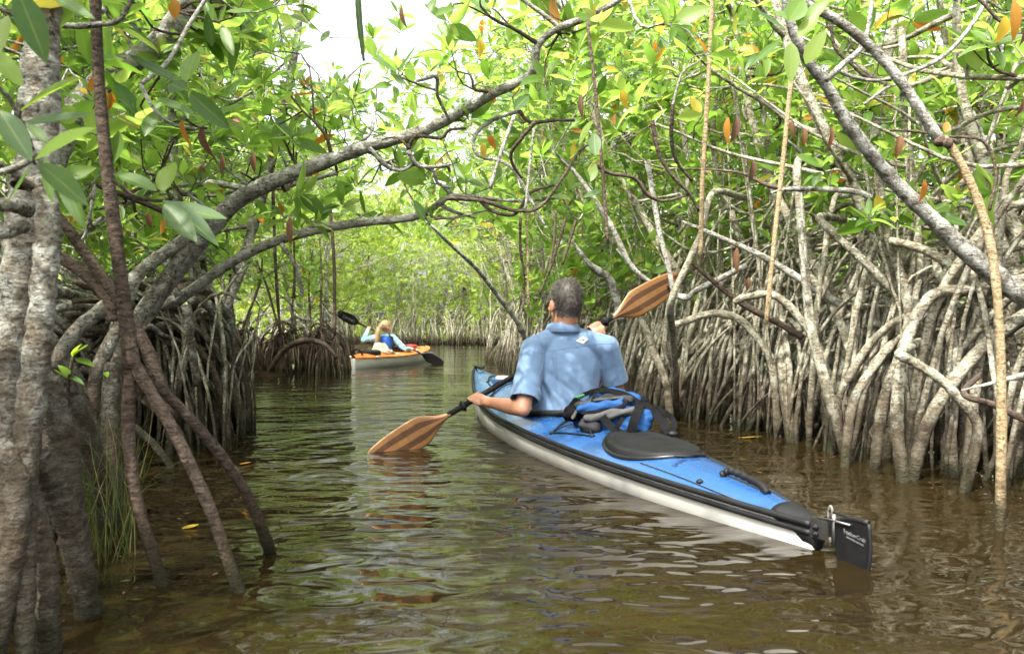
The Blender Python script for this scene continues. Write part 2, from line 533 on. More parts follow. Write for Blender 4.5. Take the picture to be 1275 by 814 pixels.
# ------------------------------------------------------------------ leaf templates
def leaf_template(rows, fold, curl, wid=0.40):
    t = np.linspace(0, 1, rows + 1)
    w = wid * np.sin(np.pi * np.clip(t, 0, 1) ** 0.85) ** 0.8 * 0.5
    w[0] = 0.02; w[-1] = 0.006
    V = []; UV = []
    for k in range(rows + 1):
        z = curl * (t[k] ** 2)
        for sgn in (-1, 0, 1):
            V.append((sgn * w[k], t[k], z + abs(sgn) * w[k] * fold)); UV.append((0.5 + 0.5 * sgn, t[k]))
    Q = []
    for k in range(rows):
        for c in (0, 1):
            i = k * 3 + c
            Q.append((i, i + 1, i + 4, i + 3))
    V = np.array(V); Q = np.array(Q); UV = np.array(UV)
    return V, Q, UV[Q]


def leaf_simple(fold, curl, wid=0.40):
    V = np.array([(0, 0, 0), (-wid * .42, .42, fold * wid * .42 + curl * .2), (0, .5, curl * .25), (wid * .42, .42, fold * wid * .42 + curl * .2), (0, 1, curl)])
    V = np.array([(0, 0, 0), (-wid * .48, .45, fold * wid * .45), (0, 1, curl), (wid * .48, .45, fold * wid * .45)])
    Q = np.array([(0, 3, 2, 1)])
    UV = np.array([(0.5, 0), (0, .5), (0.5, 1), (1, .5)])
    return V, np.array([(0, 3, 2, 1)]), UV[Q]


T_NEAR = [leaf_template(7, f, c, w) for f, c, w in ((0.35, -0.22, .40), (0.22, 0.14, .43), (0.6, -0.38, .34), (0.3, -0.08, .47))]
T_NEAR.append(leaf_template(7, 0.95, -0.34, .34))
T_MID = [leaf_template(3, f, c, w) for f, c, w in ((0.35, -0.16, .40), (0.25, 0.08, .42), (0.45, -0.25, .38))]
T_FAR = [leaf_simple(0.3, -0.1, .46), leaf_simple(0.2, 0.06, .48)]


def leaf_batch(mb, tmpl, mats4, m=0):
    V, Q, UV = tmpl
    n, k = len(mats4), len(V)
    A = np.einsum('nij,kj->nki', mats4[:, :3, :3], V) + mats4[:, None, :3, 3]
    QQ = (Q[None] + (np.arange(n) * k)[:, None, None]).reshape(-1, 4)
    mb.add(A.reshape(-1, 3), QQ, None, m, quv=np.tile(UV, (n, 1, 1)))


LEAF_MESH = {}
def leaf_mesh(i, mat):
    key = (i, mat.name)
    if key not in LEAF_MESH:
        mb = MB(); mb.add(T_NEAR[i][0], T_NEAR[i][1], quv=T_NEAR[i][2])
        LEAF_MESH[key] = mb.mesh('leaf', mat, uv=True)
    return LEAF_MESH[key]


def leaf_object(tree, mat4, i, mat, label=None, name='leaf'):
    o = bpy.data.objects.new(name, leaf_mesh(i, mat))
    COL.objects.link(o)
    o.parent = tree.root
    M = Matrix([list(map(float, r)) for r in mat4])
    M.translation -= Vector(tree.base)
    o.matrix_basis = M
    if label: o['label'] = label
    return o


def leaf_frame(p, q, width=None, roll=0.0, up=(0, -0.5, 1)):
    "matrix of a leaf that runs from p to q"
    p = np.asarray(p, float); q = np.asarray(q, float)
    L = np.linalg.norm(q - p); y = (q - p) / L
    z = np.asarray(up, float); z = nrm(z - y * (z @ y)); x = np.cross(y, z)
    c, s = math.cos(roll), math.sin(roll)
    x, z = x * c + z * s, z * c - x * s
    wsc = L if width is None else width / 0.40
    M = np.eye(4); M[:3, 0] = x * wsc; M[:3, 1] = y * L; M[:3, 2] = z * wsc; M[:3, 3] = p
    return M


# ------------------------------------------------------------------ mangrove trees
class Tree:
    pass


TREES = []


def make_tree(label, x, y, zc=0.85, group=None, bark=None, name='mangrove_tree'):
    t = Tree()
    t.base = (float(x), float(y), 0.0)
    t.root = empty(name, t.base, label, 'mangrove tree', group)
    t.x, t.y, t.zc = x, y, zc
    t.bark = bark or M_BARK
    t.nodes = []
    t.leaves = []
    TREES.append(t)
    return t


def part(t, name, pts, rad, sides=7, mat=None, nodes=False, label=None, rough=0.0, flat=1.0, knob=0.0):
    mb = MB()
    pts = np.asarray(pts, float); n = len(pts)
    rad = np.interp(np.linspace(0, 1, n), np.linspace(0, 1, len(np.atleast_1d(rad))), np.atleast_1d(rad)) if np.ndim(rad) else np.full(n, rad)
    if rough: rad = rad * (1 + rng.normal(0, rough, n))
    tube(mb, pts, rad, sides)
    if knob:                                                 # lumps and flakes of old bark
        V = mb.v[0]
        c = np.repeat(pts, sides, 0); d = V[:len(c)] - c
        d /= np.maximum(np.linalg.norm(d, axis=1, keepdims=True), 1e-6)
        q = V[:len(c)]
        f = np.sin(q[:, 0] * 61 + 2 * np.sin(q[:, 2] * 37)) * np.sin(q[:, 2] * 47 + q[:, 1] * 39) + 0.6 * np.sin(q[:, 2] * 133 + 3 * np.sin(q[:, 0] * 90)) * np.sin(q[:, 1] * 120 + q[:, 0] * 71)
        V[:len(c)] = q + d * (f * knob)[:, None]
    o = mb.obj(name, mat or t.bark, t.root, t.base)
    if label: o['label'] = label
    if nodes:
        for p, r in zip(pts, rad): t.nodes.append((p, r))
    return o


def px_limb(t, name, pix, w, d, sides=9, mat=None, nodes=True, n=None, amp=0.0, label=None):
    knob = 0.0028 if (t.root.name.startswith('mangrove') and d[0] < 1.95 and name in ('trunk', 'root') and t.bark is M_BARKG) else 0.0
    if knob: n = 70
    "a limb laid out through photo pixels with its distance: w = widths in photo pixels at its two ends, d = distances"
    k = len(pix)
    dd = np.interp(np.linspace(0, 1, k), np.linspace(0, 1, len(d)), d)
    pts = [P(a, b, c) for (a, b), c in zip(pix, dd)]
    n = n or max(10, k * 5)
    sp = spline(pts, n)
    if amp: sp = sp + wobble(n, amp)
    ww = np.interp(np.linspace(0, 1, n), np.linspace(0, 1, len(w)), w) * np.interp(np.linspace(0, 1, n), np.linspace(0, 1, len(d)), d) / FPX / 2
    o = part(t, name, sp, ww, sides * 2 if knob else sides, mat, nodes, label, rough=0.05, knob=knob)
    return sp


def prop_root(t, start, land, r, zc, sides=7, n=12, mat=None, fork=0.3, kneez=None):
    start = np.asarray(start, float); land = np.asarray(land, float)
    h = land - start; h[2] = 0
    L = np.linalg.norm(h)
    kn = zc * rng.uniform(0.45, 0.8) if kneez is None else kneez
    a = start
    b = start + h * rng.uniform(0.3, 0.9) + np.array((0, 0, rng.uniform(-0.2, 0.22)))
    d = np.array((land[0], land[1], -0.18))
    c = d - h * rng.uniform(-0.05, 0.32) + np.array((0, 0, kn + 0.18))
    pts = bez(a, b, c, d, n) + wobble(n, 0.015)
    rr = r * np.linspace(0.85, 1.12, n) * (1 + rng.normal(0, 0.09, n))
    mb = MB(); tube(mb, pts, rr, sides)
    mb.obj('root', mat or t.bark, t.root, t.base)
    if rng.random() < fork:
        i = rng.integers(n // 3, n * 2 // 3)
        s2 = pts[i]
        l2 = np.array((d[0] + rng.normal(0, 0.16), d[1] + rng.normal(0, 0.16), -0.18))
        side = 1 if t.x > xr(t.y) - 0.2 else -1
        l2[0] = max(l2[0], xr(l2[1]) + 0.02) if side > 0 else min(l2[0], xl(l2[1]) - 0.02)
        p2 = bez(s2, s2 + (l2 - s2) * 0.35 + np.array((0, 0, 0.05)), l2 + np.array((0, 0, 0.3)), l2, 8)
        mb = MB(); tube(mb, p2, r * 0.8 * (1 + rng.normal(0, 0.06, 8)), sides)
        mb.obj('root', mat or t.bark, t.root, t.base)
    return pts


def grow_roots(t, n, side, front=0.62, rmin=0.016, rmax=0.030, sides=7, spread=0.55, npt=12, fork=0.3):
    "prop roots: most of them land along the water line of this bank"
    for k in range(n):
        yl = t.y + rng.normal(0, spread)
        if rng.random() < front:
            off = abs(rng.normal(0, 0.22))
        else:
            off = rng.uniform(0.1, 1.4)
        xx = (xr(yl) + 0.03 + off) if side > 0 else (xl(yl) - 0.03 - off)
        if side == 0:
            a = rng.uniform(0, 6.28); rr_ = rng.uniform(0.2, 0.6); xx = t.x + rr_ * math.cos(a); yl = t.y + rr_ * math.sin(a)
        z0 = t.zc * rng.uniform(0.45, 1.5)
        s = np.array((t.x + rng.normal(0, 0.05), t.y + rng.normal(0, 0.05), z0))
        prop_root(t, s, (xx, yl, 0), rng.uniform(rmin, rmax), z0, sides, npt, fork=fork)


def grow_stems(t, n, H, lean, rad, limbs=5, sides=8, limb_len=(0.8, 1.7), side=0):
    "n trunks from the root crown, each with limbs"
    for k in range(n):
        b = np.array((t.x + rng.normal(0, 0.06), t.y + rng.normal(0, 0.06), t.zc * 0.72))
        top = b + np.array((lean[0] + rng.normal(0, 0.3), lean[1] + rng.normal(0, 0.3), H * rng.uniform(0.8, 1.05) - t.zc))
        mid = (b + top) / 2 + rng.normal(0, 0.12, 3) * (1, 1, 0.3)
        pts = spline([b, mid, top], 12) + wobble(12, 0.012)
        r = rad * rng.uniform(0.75, 1.1)
        part(t, 'trunk', pts, [r, r * 0.75, r * 0.35], sides, nodes=False, rough=0.04)
        for p, q in zip(pts, np.linspace(r, r * .35, 12)):
            if p[2] > 1.0: t.nodes.append((p, q))
        for j in range(limbs):
            i = rng.integers(3, 12)
            s = pts[i]
            L = rng.uniform(*limb_len) * (0.6 if n > 1 else 1)
            az = rng.uniform(0, 6.28)
            if side and rng.random() < 0.55: az = math.pi + rng.normal(0, 0.7) if side > 0 else rng.normal(0, 0.7)
            e = s + np.array((math.cos(az) * L, math.sin(az) * L, L * rng.uniform(0.15, 0.7)))
            m_ = s + (e - s) * 0.5 + rng.normal(0, 0.10, 3) + np.array((0, 0, -0.05))
            lp = spline([s, m_, e], 9) + wobble(9, 0.012)
            r2 = r * rng.uniform(0.3, 0.5)
            part(t, 'branch', lp, [r2, r2 * 0.7, r2 * 0.4], 6, nodes=True)


# ---- the right bank, front row
RIGHT = [
    (2.2, 0.55, 'mangrove at the right edge of the photo with thick arching prop roots in the shade', 26),
    (2.85, 0.55, 'mangrove right of the tan pole with low prop roots bending into the water', 24),
    (3.45, 0.5, 'mangrove opposite the black rudder with broad pale looping prop roots', 26),
    (4.05, 0.5, 'mangrove opposite the carry handle with long straight leaning prop roots', 28),
    (4.7, 0.55, 'mangrove opposite the black hatch with a dense sunlit fan of prop roots', 30),
    (5.4, 0.55, 'mangrove behind the backpack with prop roots standing like pickets', 30),
    (6.2, 0.55, 'mangrove behind the raised wooden paddle blade', 32),
    (7.1, 0.5, 'mangrove just behind the right shoulder of the man', 28),
    (8.2, 0.5, 'mangrove behind the head of the man, seen above his shirt', 26),
    (9.4, 0.5, 'mangrove seen between the bow and the man with thin prop roots', 26),
    (10.8, 0.5, 'mangrove above the bow of the blue kayak with roots fanning into the channel', 26),
    (12.6, 0.5, 'pale thin stemmed mangrove left of the bow where the channel narrows', 22),
    (15.0, 0.5, 'small distant mangrove at the channel bend right of the far bank', 18),
]
for i, (y, off, lab, nr) in enumerate(RIGHT):
    near = y < 6.5
    t = make_tree(lab, xr(y) + off, y, rng.uniform(0.8, 1.05), 'mangroves along the right bank')
    t.side = 1
    grow_roots(t, nr, 1, rmin=0.010 if near else 0.009, rmax=0.022 if near else 0.020, sides=8 if y < 5 else 6, npt=16 if near else 10)
    for j in range(9 if y < 9 else 5):                       # thin straight stems that rise from the water's edge into the leaves
        yb = t.y + rng.normal(0, 0.45); xb = xr(yb) + 0.05 + abs(rng.normal(0, 0.35))
        b_ = np.array((xb, yb, -0.15)); e_ = b_ + np.array((rng.normal(0.1, 0.45), rng.normal(0, 0.4), rng.uniform(1.5, 2.5)))
        r_ = rng.uniform(0.006, 0.013)
        part(t, 'stem', spline([b_, (b_ + e_) / 2 + rng.normal(0, 0.06, 3), e_], 9) + wobble(9, 0.008), [r_, r_ * 0.55], 6, rough=0.06)
    for j in range(6 if near else 3):                       # long thin arches that start high among the leaves
        yl = t.y + rng.choice((-1, 1)) * rng.uniform(0.3, 0.9); z0 = rng.uniform(1.1, 1.75)
        s_ = np.array((t.x + rng.normal(0.05, 0.15), t.y + rng.normal(0, 0.15), z0)); e_ = np.array((xr(yl) + 0.02 + abs(rng.normal(0, 0.2)), yl, -0.18)); h_ = e_ - s_; h_[2] = 0
        r_ = rng.uniform(0.008, 0.014)
        part(t, 'root', bez(s_, s_ + h_ * 0.55 + np.array((0, 0, rng.uniform(0.0, 0.25))), e_ - h_ * rng.uniform(-.05, .25) + np.array((0, 0, z0 * 0.75)), e_, 16) + wobble(16, 0.012), [r_, r_ * 1.05], 7, rough=0.07)
    for j in range(10 if near else 4):
        yl = t.y + rng.normal(0, 0.5); z0 = rng.uniform(0.5, 1.25)
        prop_root(t, (t.x + rng.normal(0, 0.15), t.y + rng.normal(0, 0.15), z0), (xr(yl) + 0.03 + abs(rng.normal(0, 0.25)), yl, 0), rng.uniform(0.006, 0.011), z0, 6, 12, fork=0.5)
    grow_stems(t, 2 if y > 3 else 1, rng.uniform(3.0, 3.8) + max(0, y - 8) * 0.12, (-0.25 - 0.2 * rng.random(), 0.1), 0.036, limbs=6, side=1)

# ---- the second row behind it
for y, off, where in ((3.4, 1.6, 'behind the broad looping roots opposite the rudder'), (4.1, 2.1, 'deep behind the long leaning roots opposite the carry handle'), (4.9, 1.6, 'behind the sunlit root fan opposite the black hatch'), (5.7, 2.3, 'deep behind the picket roots beyond the backpack'),
                      (6.5, 1.6, 'behind the raised wooden blade, second row'), (7.6, 2.2, 'deep in the wood beyond the right shoulder of the man'), (8.8, 1.7, 'in the second row beyond the head of the man'), (10.2, 2.0, 'in the second row right of the bow'),
                      (12, 1.8, 'in the second row where the channel narrows'), (6.2, 3.3, 'in the third row far behind the raised wooden blade'), (8.0, 3.4, 'in the third row far behind the man')):
    t = make_tree('slender pale mangrove ' + where, xr(y) + off, y, rng.uniform(0.8, 1.1), 'slender mangroves behind the right bank')
    t.side = 1
    grow_roots(t, 15, 1, front=0.0, rmin=0.012, rmax=0.024, sides=5, npt=9)
    grow_stems(t, 3, rng.uniform(3.2, 4.4), (-0.1, 0.1), 0.026, limbs=5, sides=6, side=1)

# ---- the left bank
LEFT = [
    (5.05, 0.35, 'mangrove whose tight bundle of dark upright prop roots ends at the left point', 34),
    (6.6, 0.6, 'mangrove behind the left root point, half hidden by its bundle of roots', 22),
    (8.3, 0.5, 'mangrove left of the low islet with thin hanging aerial roots', 22),
    (14.0, 0.6, 'mangrove behind the raised black paddle blade', 18),
    (17.0, 0.6, 'pale distant mangrove right of the raised black paddle blade', 18),
]
for y, off, lab, nr in LEFT:
    t = make_tree(lab, xl(y) - off, y, rng.uniform(0.75, 0.95), 'mangroves along the left bank', M_BARKG)
    t.side = -1
    grow_roots(t, nr + 8, -1, rmin=0.010, rmax=0.023, sides=7, npt=11, spread=0.45)
    grow_stems(t, 2, rng.uniform(3.0, 4.0) + max(0, y - 8) * 0.12, (0.3, 0.2), 0.034, limbs=6, side=-1)
for y, off, where in ((2.3, 1.0, 'just behind the thick trunk and the sedge grass'), (3.0, 1.4, 'behind the three-legged dark stem'), (4.0, 1.7, 'behind the foot of the two long boughs'), (5.2, 1.8, 'behind the dark root bundle at the left point'), (6.3, 1.7, 'behind the second tree of the left point'),
                      (7.5, 1.9, 'behind the hanging aerial roots left of the islet'), (9.0, 1.7, 'at the back of the cove left of the islet'), (3.6, 2.6, 'in the third row behind the three-legged dark stem'), (5.0, 3.2, 'in the third row behind the long boughs'), (7.0, 3.3, 'in the third row left of the cove')):
    t = make_tree('slender grey mangrove ' + where, xl(y) - off, y, rng.uniform(0.8, 1.1), 'slender mangroves behind the left bank', M_BARKG)
    t.side = -1
    grow_roots(t, 15, -1, front=0.0, rmin=0.013, rmax=0.026, sides=5, npt=9)
    grow_stems(t, 2, rng.uniform(3.0, 4.2), (0.15, 0.1), 0.028, limbs=5, sides=6, side=-1)

# ---- the islet of fine roots left of the orange kayak
for k, (x, y, lab) in enumerate(((-2.66, 11.2, 'low mangrove clump of fine brown roots beside the stern of the orange kayak'), (-3.12, 11.0, 'low mangrove clump with a dark fallen bough across its brown roots'), (-3.62, 10.7, 'low mangrove clump nearest the left root point, half in shade'))):
    t = make_tree(lab, x, y, 0.62, 'mangrove clumps on the brown islet', M_DARK)
    t.side = -1
    for j in range(58):
        a = rng.uniform(0, 6.28); rr_ = 0.42 * math.sqrt(rng.uniform(0.1, 1))
        z0 = rng.uniform(0.35, 0.75)
        prop_root(t, (x + rng.normal(0, 0.1), y + rng.normal(0, 0.1), z0), (x + rr_ * math.cos(a), y - abs(rr_ * math.sin(a)) * 0.9 + 0.1, 0), rng.uniform(0.007, 0.016), z0, 5, 7, fork=0)
    grow_stems(t, 2, 2.6, (-0.35, 0.1), 0.020, limbs=4, sides=6)
    if k == 1:
        px_limb(t, 'bough', [(330, 470), (352, 437), (378, 424), (402, 428), (420, 446)], (6, 8, 5), (10.6, 10.6), 7, M_DARK, False)

# ---- the far bank that closes the channel
FARX = (-6.2, -5.2, -4.3, -3.5, -2.7, -1.9, -1.1, -0.3)
for k, x in enumerate(FARX):
    y = YEND + 0.5 + 0.3 * (k % 3)
    t = make_tree('thin pale mangrove, %s of the eight closing the far channel' % ('leftmost', 'second from left', 'third from left', 'fourth from left', 'fourth from right', 'third from right', 'second from right', 'rightmost')[k], x, y, 1.0, 'distant mangroves closing the channel')
    t.side = 0
    for j in range(26):
        z0 = rng.uniform(0.6, 1.5)
        prop_root(t, (x + rng.normal(0, 0.2), y + rng.normal(0, 0.1), z0), (x + rng.normal(0, 0.5), YEND + 0.05 + abs(rng.normal(0, 0.3)), 0), rng.uniform(0.014, 0.026), z0, 4, 6, fork=0)
    grow_stems(t, 4, 4.8, (0, 0), 0.03, limbs=4, sides=5)

for x, y, lab in ((-1.75, 0.75, 'mangrove out of view left of the camera, added so its boughs shade the foreground'), (-2.0, -0.5, 'mangrove out of view behind the camera, added to shade the near roots'), (-2.3, 1.6, 'grey mangrove out of view beyond the left edge, added to shade the thick trunk')):  # extra trees standing out of view, added to shade the left foreground
    t = make_tree(lab, x, y, 0.9, 'mangroves along the left bank', M_BARKG)
    t.side = -1
    grow_roots(t, 10, 0, rmin=0.016, rmax=0.03, sides=6, npt=9)
    grow_stems(t, 2, 3.4, (0.5, 0.3), 0.036, limbs=8, side=-1, limb_len=(1.2, 2.2))

# ---- left foreground: the big pale trunk and its roots
fg = make_tree('thick pale mangrove trunk at the left edge with a curved root down its front', -1.02, 1.72, 0.95, 'mangroves along the left bank', M_BARKG)
fg.side = -1
px_limb(fg, 'trunk', [(66, -150), (62, -60), (52, 40), (50, 120), (46, 200), (40, 235)], (36, 42, 50), (1.78, 1.74), 14, amp=0.002)
px_limb(fg, 'trunk', [(42, 215), (34, 270), (30, 330), (18, 400), (10, 470), (14, 560), (8, 700), (4, 860)], (46, 50, 44, 27, 22), (1.84, 1.76), 14, nodes=False)
px_limb(fg, 'root', [(46, 226), (58, 250), (60, 300), (56, 350), (48, 420), (40, 490), (34, 560), (30, 640), (30, 740), (32, 860)], (22, 28, 31, 33, 33, 27, 24), (1.70, 1.62, 1.52), 14, nodes=False, n=54)
px_limb(fg, 'root', [(42, 560), (70, 610), (96, 690), (118, 800)], (27, 33, 31), (1.70, 1.82), 12, nodes=False)
px_limb(fg, 'root', [(60, 470), (78, 540), (90, 640), (100, 700), (108, 800)], (24, 34, 30), (1.9, 2.0), 12, nodes=False)
px_limb(fg, 'root', [(66, 440), (96, 510), (122, 590), (136, 700)], (20, 27, 25), (2.2, 2.5), 11, nodes=False)
px_limb(fg, 'root', [(140, 452), (137, 520), (138, 580), (140, 672)], (19, 23, 21), (2.7, 2.6), 10, nodes=False)
px_limb(fg, 'root', [(20, 570), (44, 640), (58, 720), (62, 850)], (24, 30, 27), (1.66, 1.6), 11, nodes=False)
px_limb(fg, 'root', [(0, 545), (22, 600), (14, 700), (-10, 840)], (28, 30, 24), (1.58, 1.5), 11, nodes=False)
px_limb(fg, 'branch', [(36, 262), (10, 255), (-40, 262)], (20, 16), (1.72, 1.6), 9)
px_limb(fg, 'branch', [(30, 282), (6, 290), (-40, 296)], (16, 14), (1.7, 1.6), 9)
px_limb(fg, 'branch', [(-30, 215), (0, 215), (28, 205), (48, 190)], (8, 10), (1.5, 1.6), 7)
px_limb(fg, 'branch', [(-30, 190), (0, 204), (26, 222), (40, 232)], (7, 9), (1.55, 1.65), 7)
px_limb(fg, 'branch', [(-20, 100), (8, 118), (30, 160), (44, 196)], (5, 7), (1.5, 1.6), 7)
px_limb(fg, 'branch', [(-20, 0), (30, 24), (80, 32), (120, 31), (150, 24), (168, -10)], (5, 8, 5), (1.9, 2.0), 7)
px_limb(fg, 'root', [(2, 380), (30, 400), (12, 440), (-20, 500)], (26, 24), (1.9, 1.8), 10, nodes=False)

# the three-legged dark stem
st = make_tree('slender dark brown stem rising from three prop roots in the left foreground', -0.95, 2.05, 0.55, 'mangroves along the left bank', M_DARK)
st.side = -1
px_limb(st, 'trunk', [(112, -120), (118, -20), (122, 80), (130, 180), (142, 280), (156, 390), (165, 458)], (13, 15, 20), (2.0, 2.0), 10)
px_limb(st, 'root', [(164, 452), (160, 500), (161, 560), (170, 620), (184, 670), (203, 728), (212, 760)], (17, 15, 15), (2.0, 2.03), 10, nodes=False)
px_limb(st, 'root', [(164, 450), (190, 492), (222, 548), (258, 625), (278, 680), (299, 738), (310, 765)], (15, 15, 15), (2.0, 1.97), 10, nodes=False)
px_limb(st, 'root', [(166, 452), (200, 484), (245, 530), (285, 580), (312, 625), (330, 668), (338, 692)], (13, 14, 15), (2.03, 2.34), 10, nodes=False)

# the tree that carries the two long boughs over the channel
br = make_tree('lichen covered mangrove whose two long boughs reach over the channel from the left', -1.95, 4.4, 0.85, 'mangroves along the left bank', M_BARKG)
br.side = -1
big = px_limb(br, 'bough', [(150, 438), (188, 378), (225, 330), (262, 285), (292, 252), (340, 226), (400, 203), (460, 182), (520, 165), (572, 140), (610, 118), (650, 100), (665, 85), (669, 58), (690, 38), (730, 22), (775, -4), (800, -40)], (24, 24, 20, 16, 14, 11, 9, 7), (4.2, 3.9, 3.5, 3.3), 10, M_BRANCH, n=80)
low = px_limb(br, 'bough', [(196, 384), (235, 364), (268, 340), (300, 320), (345, 300), (400, 285), (460, 276), (510, 271), (535, 262), (556, 247), (580, 244), (640, 250), (700, 246)], (15, 13, 12, 10, 6, 4), (4.3, 4.0, 3.8), 9, M_BRANCH, n=60)
px_limb(br, 'bough', [(60, 210), (95, 135), (140, 92), (190, 60), (232, 10), (260, -40)], (34, 28, 24), (3.2, 3.4), 10, M_BRANCH)
px_limb(br, 'root', [(236, 300), (210, 340), (188, 372), (165, 408), (147, 438), (144, 480), (140, 560)], (15, 16, 16), (3.9, 3.6), 9, nodes=False)
px_limb(br, 'root', [(240, 292), (210, 312), (184, 331), (166, 350), (150, 400), (120, 470), (108, 570)], (16, 18, 18), (3.9, 3.5), 9, nodes=False)
px_limb(br, 'root', [(134, 379), (92, 416), (66, 464), (60, 540)], (18, 18), (3.1, 3.0), 9, nodes=False)
px_limb(br, 'root', [(60, 255), (84, 284), (103, 312), (140, 362), (166, 402), (190, 450), (215, 520)], (12, 15, 15), (2.5, 2.7), 9, M_DARK, nodes=False)
px_limb(br, 'root', [(72, 318), (110, 345), (134, 372), (140, 400)], (16, 14), (2.6, 2.6), 8, M_DARK, nodes=False)
for k in range(62):
    lx = rng.uniform(172, 328); base = rng.uniform(520, 556) - (lx - 175) * 0.06
    d_ = 650 / (base + rng.uniform(-12, 10) - 407)
    e = P(lx, 407, d_); e[2] = 0
    e[0] = min(e[0], xl(e[1]) - 0.01)
    s = P(rng.uniform(165, 285), rng.uniform(345, 420), rng.uniform(3.9, 4.7))
    if s[0] > e[0]: s[0] = e[0] - 0.05
    prop_root(br, s, e, rng.uniform(0.011, 0.024), s[2], 8, 12, M_BARKG if rng.random() < 0.6 else M_DARK, fork=0.35)
for k in range(46):
    lx = rng.uniform(178, 322); d_ = rng.uniform(4.2, 5.6)
    e = P(lx, 407, d_); e[2] = 0; e[0] = min(e[0], xl(e[1]) - 0.01)
    s = e + np.array((rng.normal(-0.25, 0.25), rng.normal(0.1, 0.2), rng.uniform(0.5, 1.0)))
    prop_root(br, s, e, rng.uniform(0.005, 0.011), s[2], 6, 11, M_BARK, fork=0.5)
px_limb(fg, 'branch', [(26, 138), (22, 165), (30, 190), (44, 204)], (3, 4), (1.40, 1.60), 6, M_DARK)
px_limb(fg, 'branch', [(30, 152), (22, 168), (28, 186)], (3, 3), (1.42, 1.5), 6, M_DARK)
px_limb(fg, 'branch', [(22, -12), (30, 24)], (3, 4), (1.35, 1.8), 6, M_DARK)
px_limb(br, 'aerial_root', [(232, 380), (238, 430), (246, 480)], (12, 10), (3.8, 3.9), 8, nodes=False)
for pix, w, d_ in (([(340, 236), (343, 328), (349, 418)], 4, 5.5), ([(410, 249), (416, 328), (417, 418)], 4.5, 6.5), ([(366, 300), (367, 372)], 3, 6.0)):
    px_limb(br, 'aerial_root', pix, (w, w), (d_, d_), 6, M_DARK, nodes=False)
px_limb(br, 'branch', [(350, 303), (368, 331), (374, 352), (377, 368)], (6, 5), (4.0, 4.1), 7, M_BRANCH)
px_limb(br, 'branch', [(313, 270), (309, 316), (284, 379), (272, 401), (266, 470)], (9, 11), (5.0, 5.0), 8, M_BRANCH)
px_limb(br, 'branch', [(90, 300), (180, 240), (260, 228), (330, 236), (420, 215)], (8, 9, 6), (4.4, 4.6), 7, M_BRANCH)
px_limb(br, 'branch', [(120, 230), (200, 262), (262, 298)], (7, 8), (3.4, 3.6), 7, M_DARK)
px_limb(br, 'branch', [(232, 150), (246, 158), (258, 160)], (3, 3), (2.1, 2.1), 6, M_DARK)
px_limb(br, 'branch', [(175, 105), (188, 130), (206, 150), (232, 160), (252, 160)], (5, 4), (2.2, 2.2), 7, M_BRANCH)
px_limb(br, 'branch', [(175, 105), (208, 78), (236, 30), (262, -10)], (6, 5), (2.2, 2.4), 7, M_BRANCH)
px_limb(br, 'branch', [(140, 225), (172, 246), (200, 250), (216, 246)], (4, 4), (1.9, 1.8), 6, M_DARK)
# curly twigs of the boughs over the channel
CURLS = [
    [(646, 138), (612, 150), (592, 168), (590, 186), (602, 196), (622, 200), (640, 212), (656, 240), (668, 262), (678, 280)],
    [(668, 150), (646, 176), (636, 192), (640, 208), (650, 222)],
    [(646, 138), (660, 152), (690, 150), (716, 150)],
    [(556, 247), (600, 250), (640, 262), (672, 258), (700, 222), (720, 190), (735, 178)],
    [(508, 186), (518, 170), (548, 172), (560, 162), (580, 160)],
    [(508, 188), (520, 206), (540, 208), (556, 206), (560, 214)],
    [(460, 184), (480, 206), (500, 212), (520, 204), (540, 214), (545, 228), (560, 234)],
    [(594, 246), (612, 262), (634, 268), (646, 262), (660, 240), (690, 230)],
    [(520, 100), (543, 96), (545, 120), (560, 150)],
    [(742, 205), (760, 216), (790, 222), (808, 244), (830, 250), (862, 240)],
    [(812, 150), (820, 190), (838, 220), (858, 240), (870, 262)],
    [(838, 130), (836, 170), (842, 200), (862, 226)],
]
for c in CURLS:
    px_limb(br, 'branch', c, (5.5, 3.5), (3.5 + rng.uniform(-.15, .25), 3.6), 6, M_DARK if rng.random() < .6 else M_BRANCH, n=len(c) * 5)
px_limb(br, 'aerial_root', [(731, 25), (742, 120), (750, 210), (757, 304)], (4.5, 4.5), (3.2, 3.2), 6, M_DARK, nodes=False)
px_limb(br, 'aerial_root', [(648, 270), (648, 310), (653, 345), (651, 388)], (4, 3), (3.7, 3.7), 6, M_DARK, nodes=False)
px_limb(br, 'aerial_root', [(657, 262), (657, 330), (658, 384)], (3, 3), (3.8, 3.8), 6, M_TAN, nodes=False)
px_limb(br, 'aerial_root', [(640, 145), (624, 190), (610, 235)], (5, 5), (3.4, 3.4), 6, M_BRANCH, nodes=False)
px_limb(br, 'aerial_root', [(665, 160), (660, 205), (654, 262)], (4, 3.5), (3.4, 3.4), 6, M_BRANCH, nodes=False)
px_limb(br, 'propagule', [(445, -20), (447, 20), (450, 50), (453, 76)], (7, 8, 3), (2.0, 2.0), 8, M_LEAFDK, nodes=False)

